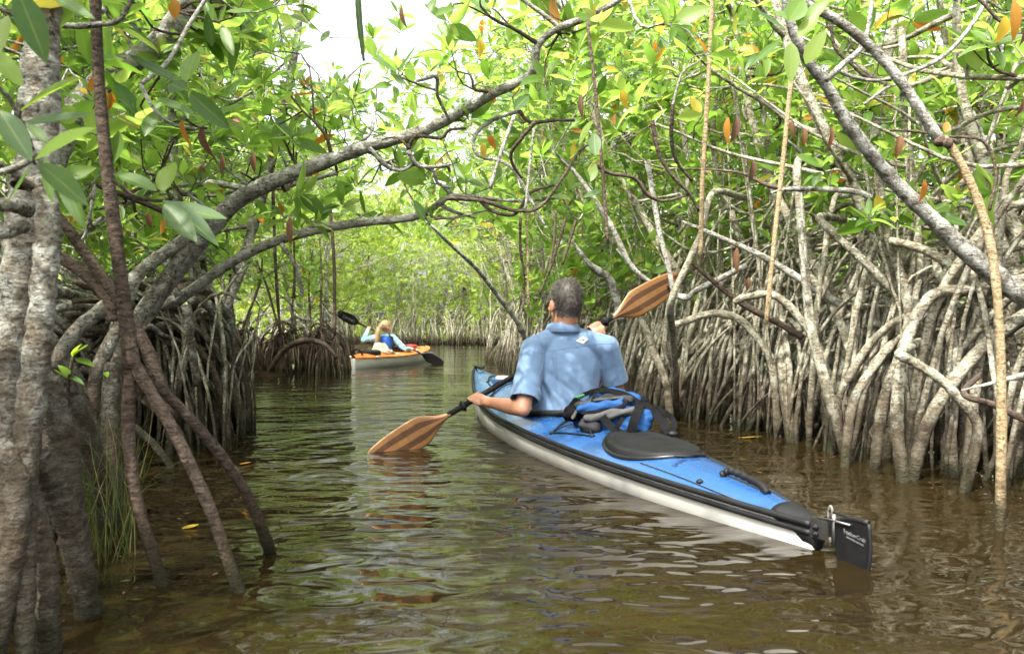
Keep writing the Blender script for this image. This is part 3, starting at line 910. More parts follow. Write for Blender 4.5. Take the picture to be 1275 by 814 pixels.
# ---- hero limbs of the right bank, each on the tree that stands there
def tree_at(y, side=1):
    return min((t for t in TREES if getattr(t, 'side', 0) == side and t.x > xr(t.y)), key=lambda t: abs(t.y - y))
r2, r3, r4, r5, r6, r7 = (tree_at(y) for y in (2.85, 3.45, 4.05, 4.7, 5.4, 6.2))
px_limb(r3, 'bough', [(975, -40), (985, 30), (1008, 78), (1030, 108), (1060, 160), (1110, 222), (1150, 262), (1185, 296), (1230, 336), (1275, 368), (1330, 400)], (11, 13, 16, 19, 24, 30), (2.9, 3.2, 3.3), 11, M_BRANCH, n=60)
px_limb(r2, 'bough', [(985, -20), (1003, 4), (1040, 24), (1075, 50), (1108, 84), (1140, 128), (1160, 160), (1172, 176)], (10, 13, 14), (2.6, 2.7), 10, M_BRANCH)
px_limb(r2, 'root', [(1168, 172), (1180, 178), (1200, 210), (1222, 262), (1236, 320), (1244, 400), (1247, 500), (1246, 600), (1245, 662), (1245, 700)], (12, 10, 11, 11, 13, 11), (2.7, 2.62, 2.55), 9, M_TAN, nodes=False, n=40, label='long straight tan root standing in the water like a pole')
mb = MB(); ellipsoid(mb, P(1170, 175, 2.69), (0.022, 0.02, 0.022)); ellipsoid(mb, P(1180, 178, 2.67), (0.016, 0.018, 0.018)); mb.obj('knot', M_DARK, r2.root, r2.base)
px_limb(r3, 'branch', [(1028, 100), (1050, 80), (1072, 60), (1082, 30), (1088, -20)], (8, 7, 5), (2.9, 2.9), 7, M_BRANCH)
px_limb(r3, 'branch', [(1040, 85), (1060, 95), (1095, 100), (1140, 88), (1180, 66), (1215, 24), (1232, -10)], (5, 5, 6), (3.0, 3.0), 7, M_BRANCH)
px_limb(r3, 'branch', [(1034, 30), (1040, 60), (1060, 80), (1080, 96), (1110, 100)], (4, 4), (3.0, 3.0), 6, M_DARK)
px_limb(r3, 'branch', [(1076, 130), (1100, 112), (1118, 104)], (4, 4), (3.1, 3.1), 6, M_BRANCH)
px_limb(r2, 'branch', [(1210, -10), (1228, 8), (1250, 28), (1290, 20)], (4, 5), (2.5, 2.5), 6, M_DARK)
px_limb(r2, 'branch', [(1108, 162), (1140, 164), (1180, 170), (1224, 176), (1240, 215), (1232, 262)], (3, 4), (2.8, 2.8), 6, M_DARK)
for tr_, nm, pix, w, d_, mt in (
    (r3, 'root', [(1290, 382), (1235, 422), (1190, 470), (1155, 528), (1135, 596), (1132, 640)], (16, 17), (3.5, 3.4), M_BARK),
    (r3, 'root', [(1210, 362), (1168, 364), (1146, 386), (1128, 426), (1120, 466), (1117, 528), (1124, 598), (1126, 640)], (13, 15, 17), (3.6, 3.35), M_BARK),
    (r3, 'root', [(1110, 300), (1130, 305), (1159, 315), (1195, 342), (1217, 386), (1221, 426), (1217, 462), (1206, 560), (1200, 640)], (10, 12, 13), (3.8, 3.4), M_BARK),
    (r4, 'root', [(1020, 270), (1040, 293), (1084, 333), (1124, 377), (1150, 420), (1172, 520), (1180, 600)], (9, 11, 11), (4.1, 3.7), M_BARK),
    (r4, 'trunk', [(1090, 200), (1102, 280), (1120, 337), (1131, 386), (1126, 426), (1100, 500), (1088, 590)], (10, 12, 14), (3.9, 3.7), M_BARK),
    (r3, 'root', [(1120, 440), (1133, 448), (1168, 470), (1195, 497), (1217, 528), (1213, 563), (1201, 612), (1198, 650)], (12, 14), (3.3, 3.15), M_BARK),
    (r2, 'branch', [(1197, 486), (1235, 477), (1262, 470), (1300, 462)], (6, 9), (2.75, 2.7), M_BRANCH),
    (r2, 'root', [(1200, 490), (1240, 505), (1290, 530)], (7, 9), (2.85, 2.8), M_DARK),
    (r4, 'root', [(1110, 430), (1097, 444), (1066, 492), (1055, 545), (1050, 620)], (12, 12), (3.9, 3.7), M_BARK),
    (r4, 'root', [(994, 200), (998, 280), (1006, 378), (1012, 418), (1032, 492), (1055, 572), (1062, 620)], (9, 12, 17), (4.2, 3.85), M_BARK),
    (r5, 'root', [(840, 405), (859, 398), (890, 390), (921, 398), (949, 429), (962, 460), (970, 560)], (9, 10), (5.1, 4.7), M_BARK),
    (r6, 'root', [(888, 240), (874, 288), (855, 331), (835, 378), (838, 418), (841, 470), (843, 528)], (8, 9, 8), (4.55, 4.62, 5.7), M_BARK),
    (r6, 'aerial_root', [(806, 200), (821, 288), (832, 330), (839, 368)], (7, 6), (4.62, 4.6), M_BRANCH),
    (r5, 'branch', [(850, 276), (874, 286), (949, 319), (1008, 355), (1060, 386), (1100, 396)], (9, 11), (4.6, 4.4), M_BRANCH),
    (r5, 'branch', [(850, 310), (862, 327), (918, 374), (969, 402), (1000, 420)], (8, 9), (4.9, 4.7), M_DARK),
    (r5, 'root', [(915, 376), (929, 370), (965, 368), (1000, 402), (1024, 449), (1030, 560)], (9, 11), (4.6, 4.4), M_BARK),
    (r6, 'root', [(790, 380), (800, 400), (815, 440), (830, 480), (836, 540)], (9, 11), (5.6, 5.5), M_BARK),
    (r5, 'aerial_root', [(888, -20), (882, 100), (875, 220), (872, 322)], (6, 6), (3.9, 3.9), M_TAN),
    (r4, 'aerial_root', [(985, 98), (976, 190), (964, 300), (954, 404)], (6, 6), (3.5, 3.5), M_TAN),
    (r5, 'branch', [(960, 240), (990, 235), (1060, 238), (1085, 246)], (7, 8), (3.9, 3.9), M_BRANCH),
    (r5, 'branch', [(860, 210), (920, 215), (960, 232), (1000, 236)], (5, 7), (4.1, 4.0), M_DARK),
    (r4, 'branch', [(998, 240), (1000, 330), (1006, 380)], (5, 6), (4.0, 4.0), M_BRANCH),
    (r7, 'branch', [(690, 190), (720, 220), (760, 280), (785, 330), (810, 352)], (8, 6), (4.9, 5.1), M_BRANCH),
    (r7, 'branch', [(712, 300), (735, 330), (760, 350), (775, 400)], (10, 12), (5.6, 5.8), M_BRANCH),
    (r7, 'branch', [(768, 310), (800, 345), (850, 370), (870, 360), (930, 330)], (8, 7), (5.3, 5.0), M_BRANCH),
):
    d_ = list(d_)
    if nm == 'root' and d_[0] < 4.6:                        # the root leaves a trunk behind the front row
        q = P(*pix[0], d_[0]); q2 = q + np.array((0.30 if q[0] < tr_.x else -0.1, 0.42, 0.04)); u, v = PJ(q2)
        dd = np.interp(np.linspace(0, 1, len(pix)), np.linspace(0, 1, len(d_)), d_)
        pix = [(u, v)] + pix; d_ = [q2[1]] + list(dd)
    if nm == 'branch': w = (w[0] * 0.35,) + tuple(w)
    px_limb(tr_, nm, pix, w, d_, 8, mt, nodes=(nm in ('branch', 'trunk')))
t11 = tree_at(10.8)
px_limb(t11, 'branch', [(536, 280), (565, 308), (593, 334), (620, 368), (648, 408), (660, 450)], (4, 6, 7), (6.4, 7.4), 7, M_BRANCH)
for pix in ([(705, 270), (690, 320), (672, 366)], [(718, 272), (700, 330)], [(692, 262), (690, 300), (684, 340)]):
    px_limb(tree_at(7.1), 'aerial_root', pix, (4, 3), (4.9, 4.9), 6, M_DARK, nodes=False)

# ------------------------------------------------------------------ foliage: rosettes of leaves on twigs, grown from the nearest limb


def sample_rosettes():
    out = []
    # (y0, y1, rosettes per cubic metre)
    for y0, y1, dens in ((-1.5, 1.2, 40), (1.2, 3.0, 60), (3.0, 6.0, 125), (6.0, 9.0, 105), (9.0, 14.0, 66), (14.0, 22.0, 56), (22.0, 31.5, 48)):
        x0, x1, z0, z1 = -7.5, 6.5, 0.75, 5.6
        n = int((x1 - x0) * (y1 - y0) * (z1 - z0) * dens)
        p = rng.uniform((x0, y0, z0), (x1, y1, z1), (n, 3))
        x, y, z = p.T
        s = x - xr(y); t = xl(y) - x
        inl = np.maximum(s, t)                               # metres behind the nearer water line
        top = np.minimum(4.7, 2.6 + 0.33 * np.maximum(y, 0))
        rho = np.zeros(n)
        zlow = np.where(s > t, np.where(y > 6, 0.75, 1.05), 1.0)
        land = (inl > -0.15) & (inl < 3.6)
        rho = np.where(land, smooth(zlow - 0.15, zlow + 0.55, z) * smooth(top, top - 0.8, z), rho)
        over = (inl <= -0.15) & (y > 2.6)
        depth_over = -inl
        zl = 1.35 + 0.35 * np.minimum(depth_over, 1.4) + 0.02 * np.maximum(y - 5, 0)
        rho = np.where(over, 0.62 * smooth(zl, zl + 0.5, z) * smooth(top - 0.2, top - 1.0, z), rho)
        # shade over the left foreground, open sky over the middle of the channel near the camera
        rho = np.where((y < 3.0) & (inl > -0.15) & (s > t), rho * 0.35, rho)
        rho = np.where((y < 2.6) & (t > -0.9) & (z > 1.5) & (s < t), np.maximum(rho, 0.75 * smooth(top + 0.4, top - 0.4, z)), rho)
        # clumps
        q = p * 1.9
        clump = np.sin(q[:, 0] * 2.1 + 1.3 * np.sin(q[:, 1] * 1.3)) + np.sin(q[:, 1] * 1.7 + 2 * np.sin(q[:, 2])) + np.sin(q[:, 2] * 2.6 + q[:, 0])
        rho *= np.clip(0.75 + 0.35 * clump, 0.05, 1.25)
        # the far wall
        far = (y > YEND - 0.2) & (x < 3.0)
        rho = np.where(far, smooth(0.9, 1.9, z) * 1.0, rho)
        # only what the photograph (or its reflection in the water) could show, a little more around it
        d = np.maximum(y, 0.3)
        u = x / d * FPX; v = (z - CAM_H) / d * FPX
        vis = (np.abs(u) < 760) & (v < 560) & (y > 0.8)
        rho = np.where(vis | (y < 4.0), rho, rho * 0.0)
        rho = np.where(~vis & (y < 4.0), rho * np.where(t > -0.5, 0.75, 0.12), rho)
        px = CX + u; py = CY - v
        # openings in the canopy: the sky is open above the middle of the channel
        rho = np.where((inl < -0.45) & (v > 425), rho * 0.03, rho)
        rho = np.where((inl < 0.5) & (s > t) & (v > 425), rho * 0.12, rho)
        gap = ((px > 365) & (px < 560) & (py < 125 - np.abs(px - 445) * 0.55) & (y > 1.2))
        rho = np.where((px > 330) & (px < 590) & (py < 250) & (y > 5) & ~gap & (inl < 0.3), rho * 0.45, rho)
        rho = np.where(gap, rho * 0.06, rho)
        gap2 = (px > 545) & (px < 720) & (py < 30) & (y > 1.2)
        rho = np.where(gap2, rho * 0.4, rho)
        gap3 = (px > 1080) & (px < 1200) & (py < 60) & (y > 1.2)
        rho = np.where(gap3, rho * 0.35, rho)
        # nothing hangs in front of the two paddlers or right at the lens
        man = (px > 560) & (px < 880) & (py > 318) & (y < 5.6)
        wom = (px > 400) & (px < 640) & (py > 300) & (y < 17) 
        near = (np.hypot(x, z - CAM_H) < 0.75 + 0.12 * y) & (y < 2.4)
        rho = np.where(man | wom | near, 0, rho)
        lowr = (px > 560) & (px < 1300) & (py > 300) & (y < 6)
        rho = np.where(lowr, rho * 0.35, rho)
        # keep the dark stem and the pale trunk on the left readable
        lf = (px < 330) & (y < 2.3) & (y > 0.5) & (py > -20)
        rho = np.where(lf, rho * 0.25, rho)
        rf = (px > 880) & (y < 3.0) & (y > 0.5) & (py > 40)
        rho = np.where(rf, rho * 0.15, rho)
        keep = rng.random(n) < rho
        out.append(p[keep])
    return np.concatenate(out)


ROS = sample_rosettes()
# extra, hand-set tufts along the two long boughs
extra = []
for sp, off in ((big, 0.16), (low, 0.14)):
    for p in sp[len(sp) // 3::3]:
        for k in range(2):
            extra.append(p + rng.normal(0, off, 3) + np.array((0, 0, 0.10)))
ROS = np.concatenate([ROS, np.array(extra)])
NODES = [(p, r, k) for k, t in enumerate(TREES) for p, r in t.nodes]
kd = kdtree.KDTree(len(NODES))
for i, (p, r, k) in enumerate(NODES): kd.insert(p, i)
kd.balance()
cells = {}
for p in ROS:
    co, i, dist = kd.find(p)
    lim = 1.1 if p[1] < 14 else 2.6
    if dist > lim: continue
    k = NODES[i][2]
    c = 0.42 if p[1] < 6 else (0.6 if p[1] < 12 else 1.3)
    cells.setdefault((k,) + tuple(np.floor(p / c).astype(int)), []).append((p, i))


def rosette_mats(c, axis, n, L, near):
    out = []
    axis = nrm(axis)
    a0 = nrm(np.cross(axis, (0.31, 0.22, 0.92)) + 1e-4); b0 = np.cross(axis, a0)
    ph = rng.uniform(0, 6.28)
    for k in range(n):
        az = ph + (k // 2) * 1.9 + (k % 2) * math.pi + rng.normal(0, 0.25)
        el = R(18 + 62 * (k / max(1, n - 1)) ** 0.8) + rng.normal(0, 0.18)
        rad = math.cos(az) * a0 + math.sin(az) * b0
        d = nrm(axis * math.cos(el) + rad * math.sin(el) + np.array((0, 0, -0.10)))
        nml = axis - (axis @ d) * d
        if np.linalg.norm(nml) < 0.05: nml = np.cross(d, a0)
        nml = nrm(nml + rng.normal(0, 0.25, 3)); nml = nrm(nml - (nml @ d) * d)
        x = np.cross(d, nml)
        l = L * rng.uniform(0.62, 1.15) * (0.7 if k < 2 else 1.0)
        w = l * rng.uniform(0.88, 1.15)
        M = np.eye(4)
        M[:3, 0] = x * w; M[:3, 1] = d * l; M[:3, 2] = nml * l
        M[:3, 3] = c + d * 0.012 - axis * 0.004 * k
        out.append(M)
    return out


tree_leaves = {}
for key, items in cells.items():
    t = TREES[key[0]]
    pts = np.array([p for p, i in items])
    cen = pts.mean(0)
    co, i, dist = kd.find_range(cen, 0)[0] if False else kd.find(cen)
    cand = [i_ for p, i_ in items]
    i = min(cand, key=lambda q: np.linalg.norm(NODES[q][0] - cen))
    s, r0, _ = NODES[i]
    y = cen[1]
    near = y < 6.0
    e = s + (cen - s) * 0.92
    L = np.linalg.norm(e - s)
    n = 7 if near else 4
    midp = (s + e) / 2 + rng.normal(0, 0.16 * L, 3) - np.array((0, 0, 0.10 * L))
    bp = spline([s, midp, e], n) + wobble(n, 0.008 if near else 0.004)
    rb = min(r0 * 0.7, 0.010 if len(items) < 5 else 0.012)
    mb = MB()
    tube(mb, bp, np.linspace(rb, rb * 0.5, n), 6 if near else 3, cap=False)
    for p in pts:
        j = rng.integers(max(1, n // 2), n)
        q = bp[j]
        lenq = np.linalg.norm(p - q)
        if near:
            m_ = (p + q) / 2 + rng.normal(0, 0.20 * lenq, 3) - np.array((0, 0, 0.12 * lenq))
            tw = spline([q, m_, p], 6)
            tube(mb, tw, np.linspace(rb * 0.45, 0.0024, 6), 4 if y > 3.5 else 5, cap=False)
        else:
            tube(mb, np.array([q, (p + q) / 2 - np.array((0, 0, 0.1 * lenq)), p]), [rb * 0.45, 0.0035, 0.003], 3, cap=False)
            tw = [q, p]
        ax = nrm(nrm(np.asarray(tw[-1]) - np.asarray(tw[-2])) * 0.55 + np.array((0, 0, 0.75)) + rng.normal(0, 0.28, 3))
        ll = rng.uniform(0.098, 0.150) if y < 14 else rng.uniform(0.11, 0.15)
        nl = rng.integers(6, 11) if y < 14 else rng.integers(6, 9)
        tree_leaves.setdefault(key[0], []).extend(rosette_mats(p, ax, nl, ll, near))
    mb.obj('branch', M_BRANCH if rng.random() < 0.7 else M_DARK, t.root, t.base)

NLEAF = 0
for k, mats in tree_leaves.items():
    t = TREES[k]
    A = np.array(mats)
    pos = A[:, :3, 3]
    y = np.maximum(pos[:, 1], 0.05)
    u = pos[:, 0] / y * FPX; v = (pos[:, 2] - CAM_H) / y * FPX
    size = np.linalg.norm(A[:, :3, 1], axis=1) / y * FPX
    infr = (np.abs(u) < 640) & (np.abs(v) < 410) & (pos[:, 1] > 0.5)
    score = np.where(infr, size, 0)
    order = np.argsort(-score)
    lim = 150 if t.y < 5.8 else 80
    ind = [i for i in order[:lim] if score[i] > 16]
    for i in ind:
        leaf_object(t, A[i], int(rng.integers(4)), M_LEAF)
    NLEAF += len(ind)
    rest = np.ones(len(A), bool); rest[ind] = False
    mb = MB()
    dist = pos[:, 1]
    for tm, sel in ((T_NEAR[:4], rest & (dist < 3.2)), (T_MID, rest & (dist >= 3.2) & (dist < 8)), (T_FAR, rest & (dist >= 8))):
        idx = np.nonzero(sel)[0]
        if not len(idx): continue
        pick = rng.integers(0, len(tm), len(idx))
        for q in range(len(tm)):
            if (pick == q).any(): leaf_batch(mb, tm[q], A[idx[pick == q]])
    if mb.n:
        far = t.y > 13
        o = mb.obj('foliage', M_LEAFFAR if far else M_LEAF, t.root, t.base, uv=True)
        tag(o, kind='stuff')
print('rosettes', len(ROS), 'leaf objects', NLEAF, 'trees', len(TREES))

# the wood behind everything: trunks and leaves too far off to tell apart
mb = MB(); A = []
for k in range(11500):
    x = rng.uniform(-26, 20); y = rng.uniform(31, 37) if rng.random() < .55 else rng.uniform(14, 32)
    if y < 32 and (xl(y) - 3.4 < x < xr(y) + 3.4): continue
    if abs(x) / y > 0.78: continue
    z = rng.uniform(0.15 if y > 30 else 0.9, 6.5 if y > 30 else 5.0)
    if y > 30 and rng.random() < 0.35: z = rng.uniform(0.1, 1.6)
    A += rosette_mats(np.array((x, y, z)), np.array((0, 0, 1)) + rng.normal(0, .35, 3), 7, 0.25 if y > 30 else 0.17, False)
for k in range(3000):
    x = rng.uniform(-34, 28); y = rng.uniform(38, 46)
    z = rng.uniform(0.1, 8.0)
    A += rosette_mats(np.array((x, y, z)), np.array((0, 0, 1)) + rng.normal(0, .35, 3), 7, 0.34, False)
A = np.array(A)
leaf_batch(mb, T_FAR[0], A)
for k in range(420):
    x = rng.uniform(-22, 18); y = rng.uniform(30, 35) if rng.random() < .5 else rng.uniform(13, 31)
    if y < 32 and (xl(y) - 2.6 < x < xr(y) + 2.6): continue
    p = np.array((x, y, 0.0)); q = p + np.array((rng.normal(0, .6), rng.normal(0, .3), rng.uniform(1.5, 4.5)))
    tube(mb, spline([p, (p + q) / 2 + rng.normal(0, .15, 3), q], 5), np.linspace(0.035, 0.012, 5), 4, False, m=1)
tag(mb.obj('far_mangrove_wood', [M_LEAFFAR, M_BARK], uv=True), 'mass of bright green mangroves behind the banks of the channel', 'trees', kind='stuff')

# ---- hero leaves at the left edge and elsewhere: base pixel, tip pixel, width in pixels, distance, look
HERO = [
    (fg, (26, 138), (98, 92), 27, 1.38, M_LEAFBR), (fg, (44, 199), (116, 155), 30, 1.32, M_LEAFBR), (fg, (30, 152), (120, 149), 22, 1.42, M_LEAFDK),
    (fg, (-14, 58), (29, 116), 24, 1.35, M_LEAFBR), (fg, (22, -12), (58, 78), 30, 1.30, M_LEAFDK), (fg, (48, 203), (110, 254), 26, 1.36, M_LEAFDK),
    (fg, (0, 138), (38, 198), 26, 1.34, M_LEAFDK), (fg, (62, -8), (120, 29), 15, 1.4, M_LEAFDK), (fg, (40, 205), (12, 260), 20, 1.4, M_LEAFDK),
    (fg, (58, 196), (62, 250), 14, 1.5, M_LEAF), (fg, (10, 20), (-6, 70), 20, 1.45, M_LEAF), (fg, (74, 205), (100, 282), 22, 1.62, M_LEAF),
    (fg, (60, 180), (32, 148), 14, 1.45, M_LEAFDK),
    (br, (203, 250), (272, 296), 26, 1.75, M_LEAFDK), (br, (206, 253), (284, 278), 22, 1.78, M_LEAFDK), (br, (205, 254), (244, 299), 23, 1.72, M_LEAF),
    (br, (195, 238), (138, 208), 20, 1.8, M_LEAFDK), (br, (203, 240), (213, 194), 25, 1.76, M_LEAFBR), (br, (140, 204), (152, 168), 22, 2.0, M_LEAF),
    (br, (180, 170), (200, 128), 20, 2.2, M_LEAF), (br, (118, 200), (150, 175), 12, 2.3, M_LEAFBR),
    (br, (221, 101), (160, 72), 15, 2.1, M_LEAFDK), (br, (232, 102), (244, 61), 23, 2.1, M_LEAF), (br, (236, 116), (283, 158), 24, 2.05, M_LEAFDK),
    (br, (195, 121), (248, 148), 13, 2.1, M_LEAFDK), (br, (212, 104), (234, 118), 22, 2.0, M_LEAFDK), (br, (264, 58), (263, 16), 19, 2.1, M_LEAFDK),
    (br, (276, 31), (292, 73), 13, 2.2, M_LEAF), (br, (282, 15), (314, 16), 11, 2.2, M_LEAF), (br, (262, 148), (304, 128), 16, 2.2, M_LEAF),
    (br, (258, 150), (302, 152), 14, 2.2, M_LEAF), (br, (282, 118), (304, 105), 16, 2.4, M_LEAF), (br, (150, 105), (168, 150), 14, 2.6, M_LEAF),
    (r3, (978, 37), (935, 16), 17, 2.3, M_LEAFDK), (r3, (982, 27), (1002, -4), 23, 2.3, M_LEAF), (r3, (1002, 29), (1030, -4), 19, 2.35, M_LEAF),
    (r3, (985, 53), (985, 102), 17, 2.25, M_LEAF), (r3, (1003, 80), (1028, 36), 18, 2.3, M_LEAF), (r3, (994, 46), (1020, 22), 18, 2.3, M_LEAF),
    (r3, (972, 50), (936, 78), 10, 2.3, M_LEAF), (r3, (986, 26), (962, 12), 14, 2.4, M_LEAF),
    (br, (740, 166), (741, 197), 15, 3.0, M_LEAFDK), (br, (640, 138), (660, 114), 15, 3.2, M_LEAFDK), (br, (738, 150), (720, 180), 10, 3.1, M_LEAFBR),
    (br, (516, 250), (530, 276), 10, 3.4, M_LEAFDK), (br, (750, 236), (726, 250), 12, 3.2, M_LEAFDK), (br, (735, 226), (722, 208), 12, 3.2, M_LEAF), (br, (735, 226), (742, 206), 12, 3.2, M_LEAF),
    (br, (360, 20), (385, 28), 12, 2.6, M_LEAF), (br, (395, 8), (372, 5), 11, 2.6, M_LEAFBR), (br, (410, 38), (400, 55), 9, 2.6, M_LEAF),
    (br, (542, 20), (568, 5), 13, 2.8, M_LEAF), (br, (536, 16), (540, -6), 12, 2.8, M_LEAF), (br, (546, 28), (556, 44), 10, 2.8, M_LEAF),
    (fg, (86, 250), (94, 280), 8, 1.9, M_LEAFORG),
]
for t, a, b, w, d, m in HERO:
    tilt = rng.uniform(-0.06, 0.06)
    M = leaf_frame(P(*a, d), P(*b, d + tilt), w * d / FPX, up=(rng.normal(0, .25), -0.75, 0.75))
    leaf_object(t, M, int(rng.choice([0, 1, 3])), m)
HANG = [(br, (228, 147), (229, 183), 14, 2.1, M_LEAFORG), (br, (254, 156), (256, 196), 17, 2.1, M_LEAFDEAD), (br, (276, 192), (277, 217), 8, 2.6, M_LEAFDEAD), (br, (316, 190), (315, 214), 9, 2.8, M_LEAFDEAD),
        (br, (253, 205), (253, 216), 9, 2.6, M_LEAFDEAD), (br, (300, 152), (288, 146), 8, 2.6, M_LEAFDEAD), (br, (362, 270), (360, 305), 10, 3.3, M_LEAFDEAD), (br, (185, 265), (186, 284), 9, 2.6, M_LEAFDEAD),
        (br, (203, 272), (203, 292), 8, 2.6, M_LEAFORG), (br, (501, 8), (502, 34), 9, 2.4, M_LEAFDEAD), (br, (724, 118), (723, 146), 9, 3.2, M_LEAFDEAD), (br, (776, 112), (777, 134), 12, 3.4, M_LEAFYEL),
        (br, (598, 48), (600, 70), 10, 3.3, M_LEAFYEL), (br, (610, 168), (614, 184), 11, 3.4, M_LEAFORG), (br, (600, 178), (604, 196), 10, 3.5, M_LEAFYEL), (br, (220, 0), (214, 22), 16, 1.9, M_LEAFORG),
        (r3, (907, 146), (903, 178), 11, 3.2, M_LEAFORG), (r3, (917, 145), (914, 176), 13, 3.1, M_LEAFDEAD), (r3, (1034, 157), (1034, 188), 10, 3.1, M_LEAFDEAD), (r3, (1122, 168), (1117, 196), 12, 3.0, M_LEAFDEAD),
        (r3, (1150, 224), (1151, 251), 11, 2.9, M_LEAFORG), (r4, (938, 200), (936, 226), 11, 3.6, M_LEAFDEAD), (r4, (986, 150), (988, 172), 8, 3.4, M_LEAFDEAD), (r4, (1002, 160), (1001, 182), 9, 3.4, M_LEAFDEAD),
        (r5, (918, 308), (916, 340), 10, 4.2, M_LEAFDEAD), (r2, (1262, 0), (1268, 48), 16, 2.3, M_LEAFORG), (r2, (1276, 8), (1280, 55), 14, 2.3, M_LEAFDEAD), (r3, (1000, 148), (1014, 144), 8, 3.2, M_LEAFORG),
        (r2, (1252, 20), (1247, 52), 17, 2.35, M_LEAFYEL), (r5, (932, 345), (931, 362), 8, 4.2, M_LEAFDEAD), (r3, (1274, 120), (1270, 146), 10, 2.8, M_LEAFDEAD), (r2, (1176, 165), (1182, 150), 10, 2.6, M_LEAFORG)]
for t, a, b, w, d, m in HANG:
    M = leaf_frame(P(*a, d), P(*b, d), w * d / FPX, up=(rng.normal(0, .5), -1, 0.1))
    leaf_object(t, M, 4 if m is M_LEAFDEAD else int(rng.choice([0, 2])), m, {'orange_leaf': 'orange leaf hanging down', 'withered_leaf': 'withered brown leaf hanging down', 'yellow_leaf': 'yellowed leaf'}[m.name])

# ---- seedling among the left roots, grass, floating leaves
sg = Tree(); sg.base = tuple(P(84, 500, 2.15) * (1, 1, 0)); sg.root = empty('mangrove_seedling', sg.base, 'small mangrove seedling with a few fresh leaves among the left roots', 'seedling')
mb = MB(); tube(mb, spline([P(86, 640, 2.2), P(84, 520, 2.18), P(86, 470, 2.15), P(92, 440, 2.15)], 9), 0.005, 6); mb.obj('stem', M_DARK, sg.root, sg.base)
for a, b, w, m in (((92, 442), (108, 428), 13, M_LEAFBR), ((92, 444), (97, 424), 12, M_LEAFBR), ((84, 470), (76, 450), 13, M_LEAF), ((85, 470), (102, 472), 9, M_LEAF), ((83, 470), (64, 462), 10, M_LEAFBR), ((93, 446), (118, 455), 9, M_LEAF), ((134, 470), (130, 458), 8, M_LEAF)):
    leaf_object(sg, leaf_frame(P(*a, 2.15), P(*b, 2.12), w * 2.15 / FPX), int(rng.integers(4)), m)

M_GRASS = leaf_mat('sedge_grass', [(0.0, (0.05, 0.085, 0.018)), (0.8, (0.10, 0.12, 0.03)), (1.0, (0.25, 0.2, 0.08))], [(0.0, (0.12, 0.22, 0.04)), (1.0, (0.3, 0.32, 0.08))], tfac=0.3, spots=0.1)
mb = MB()
for k in range(120):
    px_ = rng.uniform(86, 172); d_ = rng.uniform(2.2, 2.9)
    b = P(px_, 407, d_); b[2] = -0.03
    H = rng.uniform(0.18, 0.50)
    e = b + np.array((rng.normal(0, 0.10), rng.normal(0, 0.06), H))
    m_ = (b + e) / 2 + np.array((rng.normal(0, .02), 0, 0.06))
    tube(mb, spline([b, m_, e], 6), np.linspace(0.0024, 0.0007, 6), 3, False, flat=0.4)
tag(mb.obj('grass', M_GRASS), 'thin sedge grass standing in the water among the left roots', 'grass', kind='stuff')

def floater(px_, py_, dx, dy, w, mat, lab, name='floating_leaf'):
    d_ = 650 / (py_ - 407)
    p = P(px_, py_, d_); p[2] = 0.006
    q = p + np.array((dx, dy, 0.004))
    mb = MB(); V, Q, UV = T_NEAR[1]
    V = V.copy(); V[:, 2] *= 0.25
    M = leaf_frame(p, q, w, up=(0.02, 0, 1))
    mb.add(V @ M[:3, :3].T + M[:3, 3], Q, quv=UV)
    o = mb.obj(name, mat, uv=True, origin=p); o.location = p
    tag(o, lab, 'leaf')
mb = MB()
for k in range(260):
    y_ = rng.uniform(1.6, 12); sd_ = rng.random()
    x_ = xr(y_) - abs(rng.normal(0, 0.16)) if sd_ < .5 else (xl(y_) + abs(rng.normal(0, 0.2)) if sd_ < .85 else rng.uniform(xl(y_), xr(y_)))
    a_ = rng.uniform(0, 6.28); l_ = rng.uniform(0.004, 0.016); w_ = l_ * rng.uniform(.15, .5)
    u_ = np.array((math.cos(a_), math.sin(a_), 0)); v_ = np.array((-u_[1], u_[0], 0)); c_ = np.array((x_, y_, 0.004))
    mb.add([c_ - u_ * l_, c_ + v_ * w_, c_ + u_ * l_, c_ - v_ * w_], [(0, 1, 2, 3)])
tag(mb.obj('floating_litter', M_LEAFDEAD), 'specks of leaf litter floating along both banks', 'litter', kind='stuff')
floater(226, 660, 0.045, 0.03, 0.034, M_LEAFYEL, 'yellow leaf floating on the dark water by the three-legged stem')
floater(298, 579, 0.05, 0.02, 0.03, M_LEAFORG, 'orange brown leaf floating near the left root point')
floater(918, 546, 0.15, 0.01, 0.03, M_LEAFYEL, 'long yellow leaf floating by the right bank roots above the hatch')
floater(1172, 585, 0.06, -0.01, 0.03, M_LEAFORG, 'small orange leaf caught at the foot of the right bank roots')

# ------------------------------------------------------------------ kayaks
M_BLUE = simple('blue_kayak_plastic', (0.018, 0.066, 0.180), 0.24, var=0.05, coat=0.2, nscale=3)
M_WHITEHULL = simple('white_hull_plastic', (0.55, 0.54, 0.50), 0.35, var=0.05, nscale=4)
M_BLACK = simple('black_rubber', (0.008, 0.008, 0.009), 0.55, spec=0.25, var=0.2)
M_BLACKM = simple('black_matt_plastic', (0.0075, 0.0075, 0.008), 0.6, spec=0.2, var=0.2, bscale=60, bdist=0.0008)
M_BLACKG = simple('black_gloss', (0.008, 0.008, 0.009), 0.35, var=0.2)
M_STEEL = simple('steel', (0.17, 0.165, 0.155), 0.5, metal=1.0, var=0.1)
M_ORANGE = simple('orange_kayak_plastic', (0.62, 0.17, 0.025), 0.32, var=0.10, nscale=5)
M_REDP = simple('red_deck_bag', (0.5, 0.03, 0.03), 0.5)
M_PALE = simple('pale_print', (0.62, 0.64, 0.63), 0.6, var=0.02)
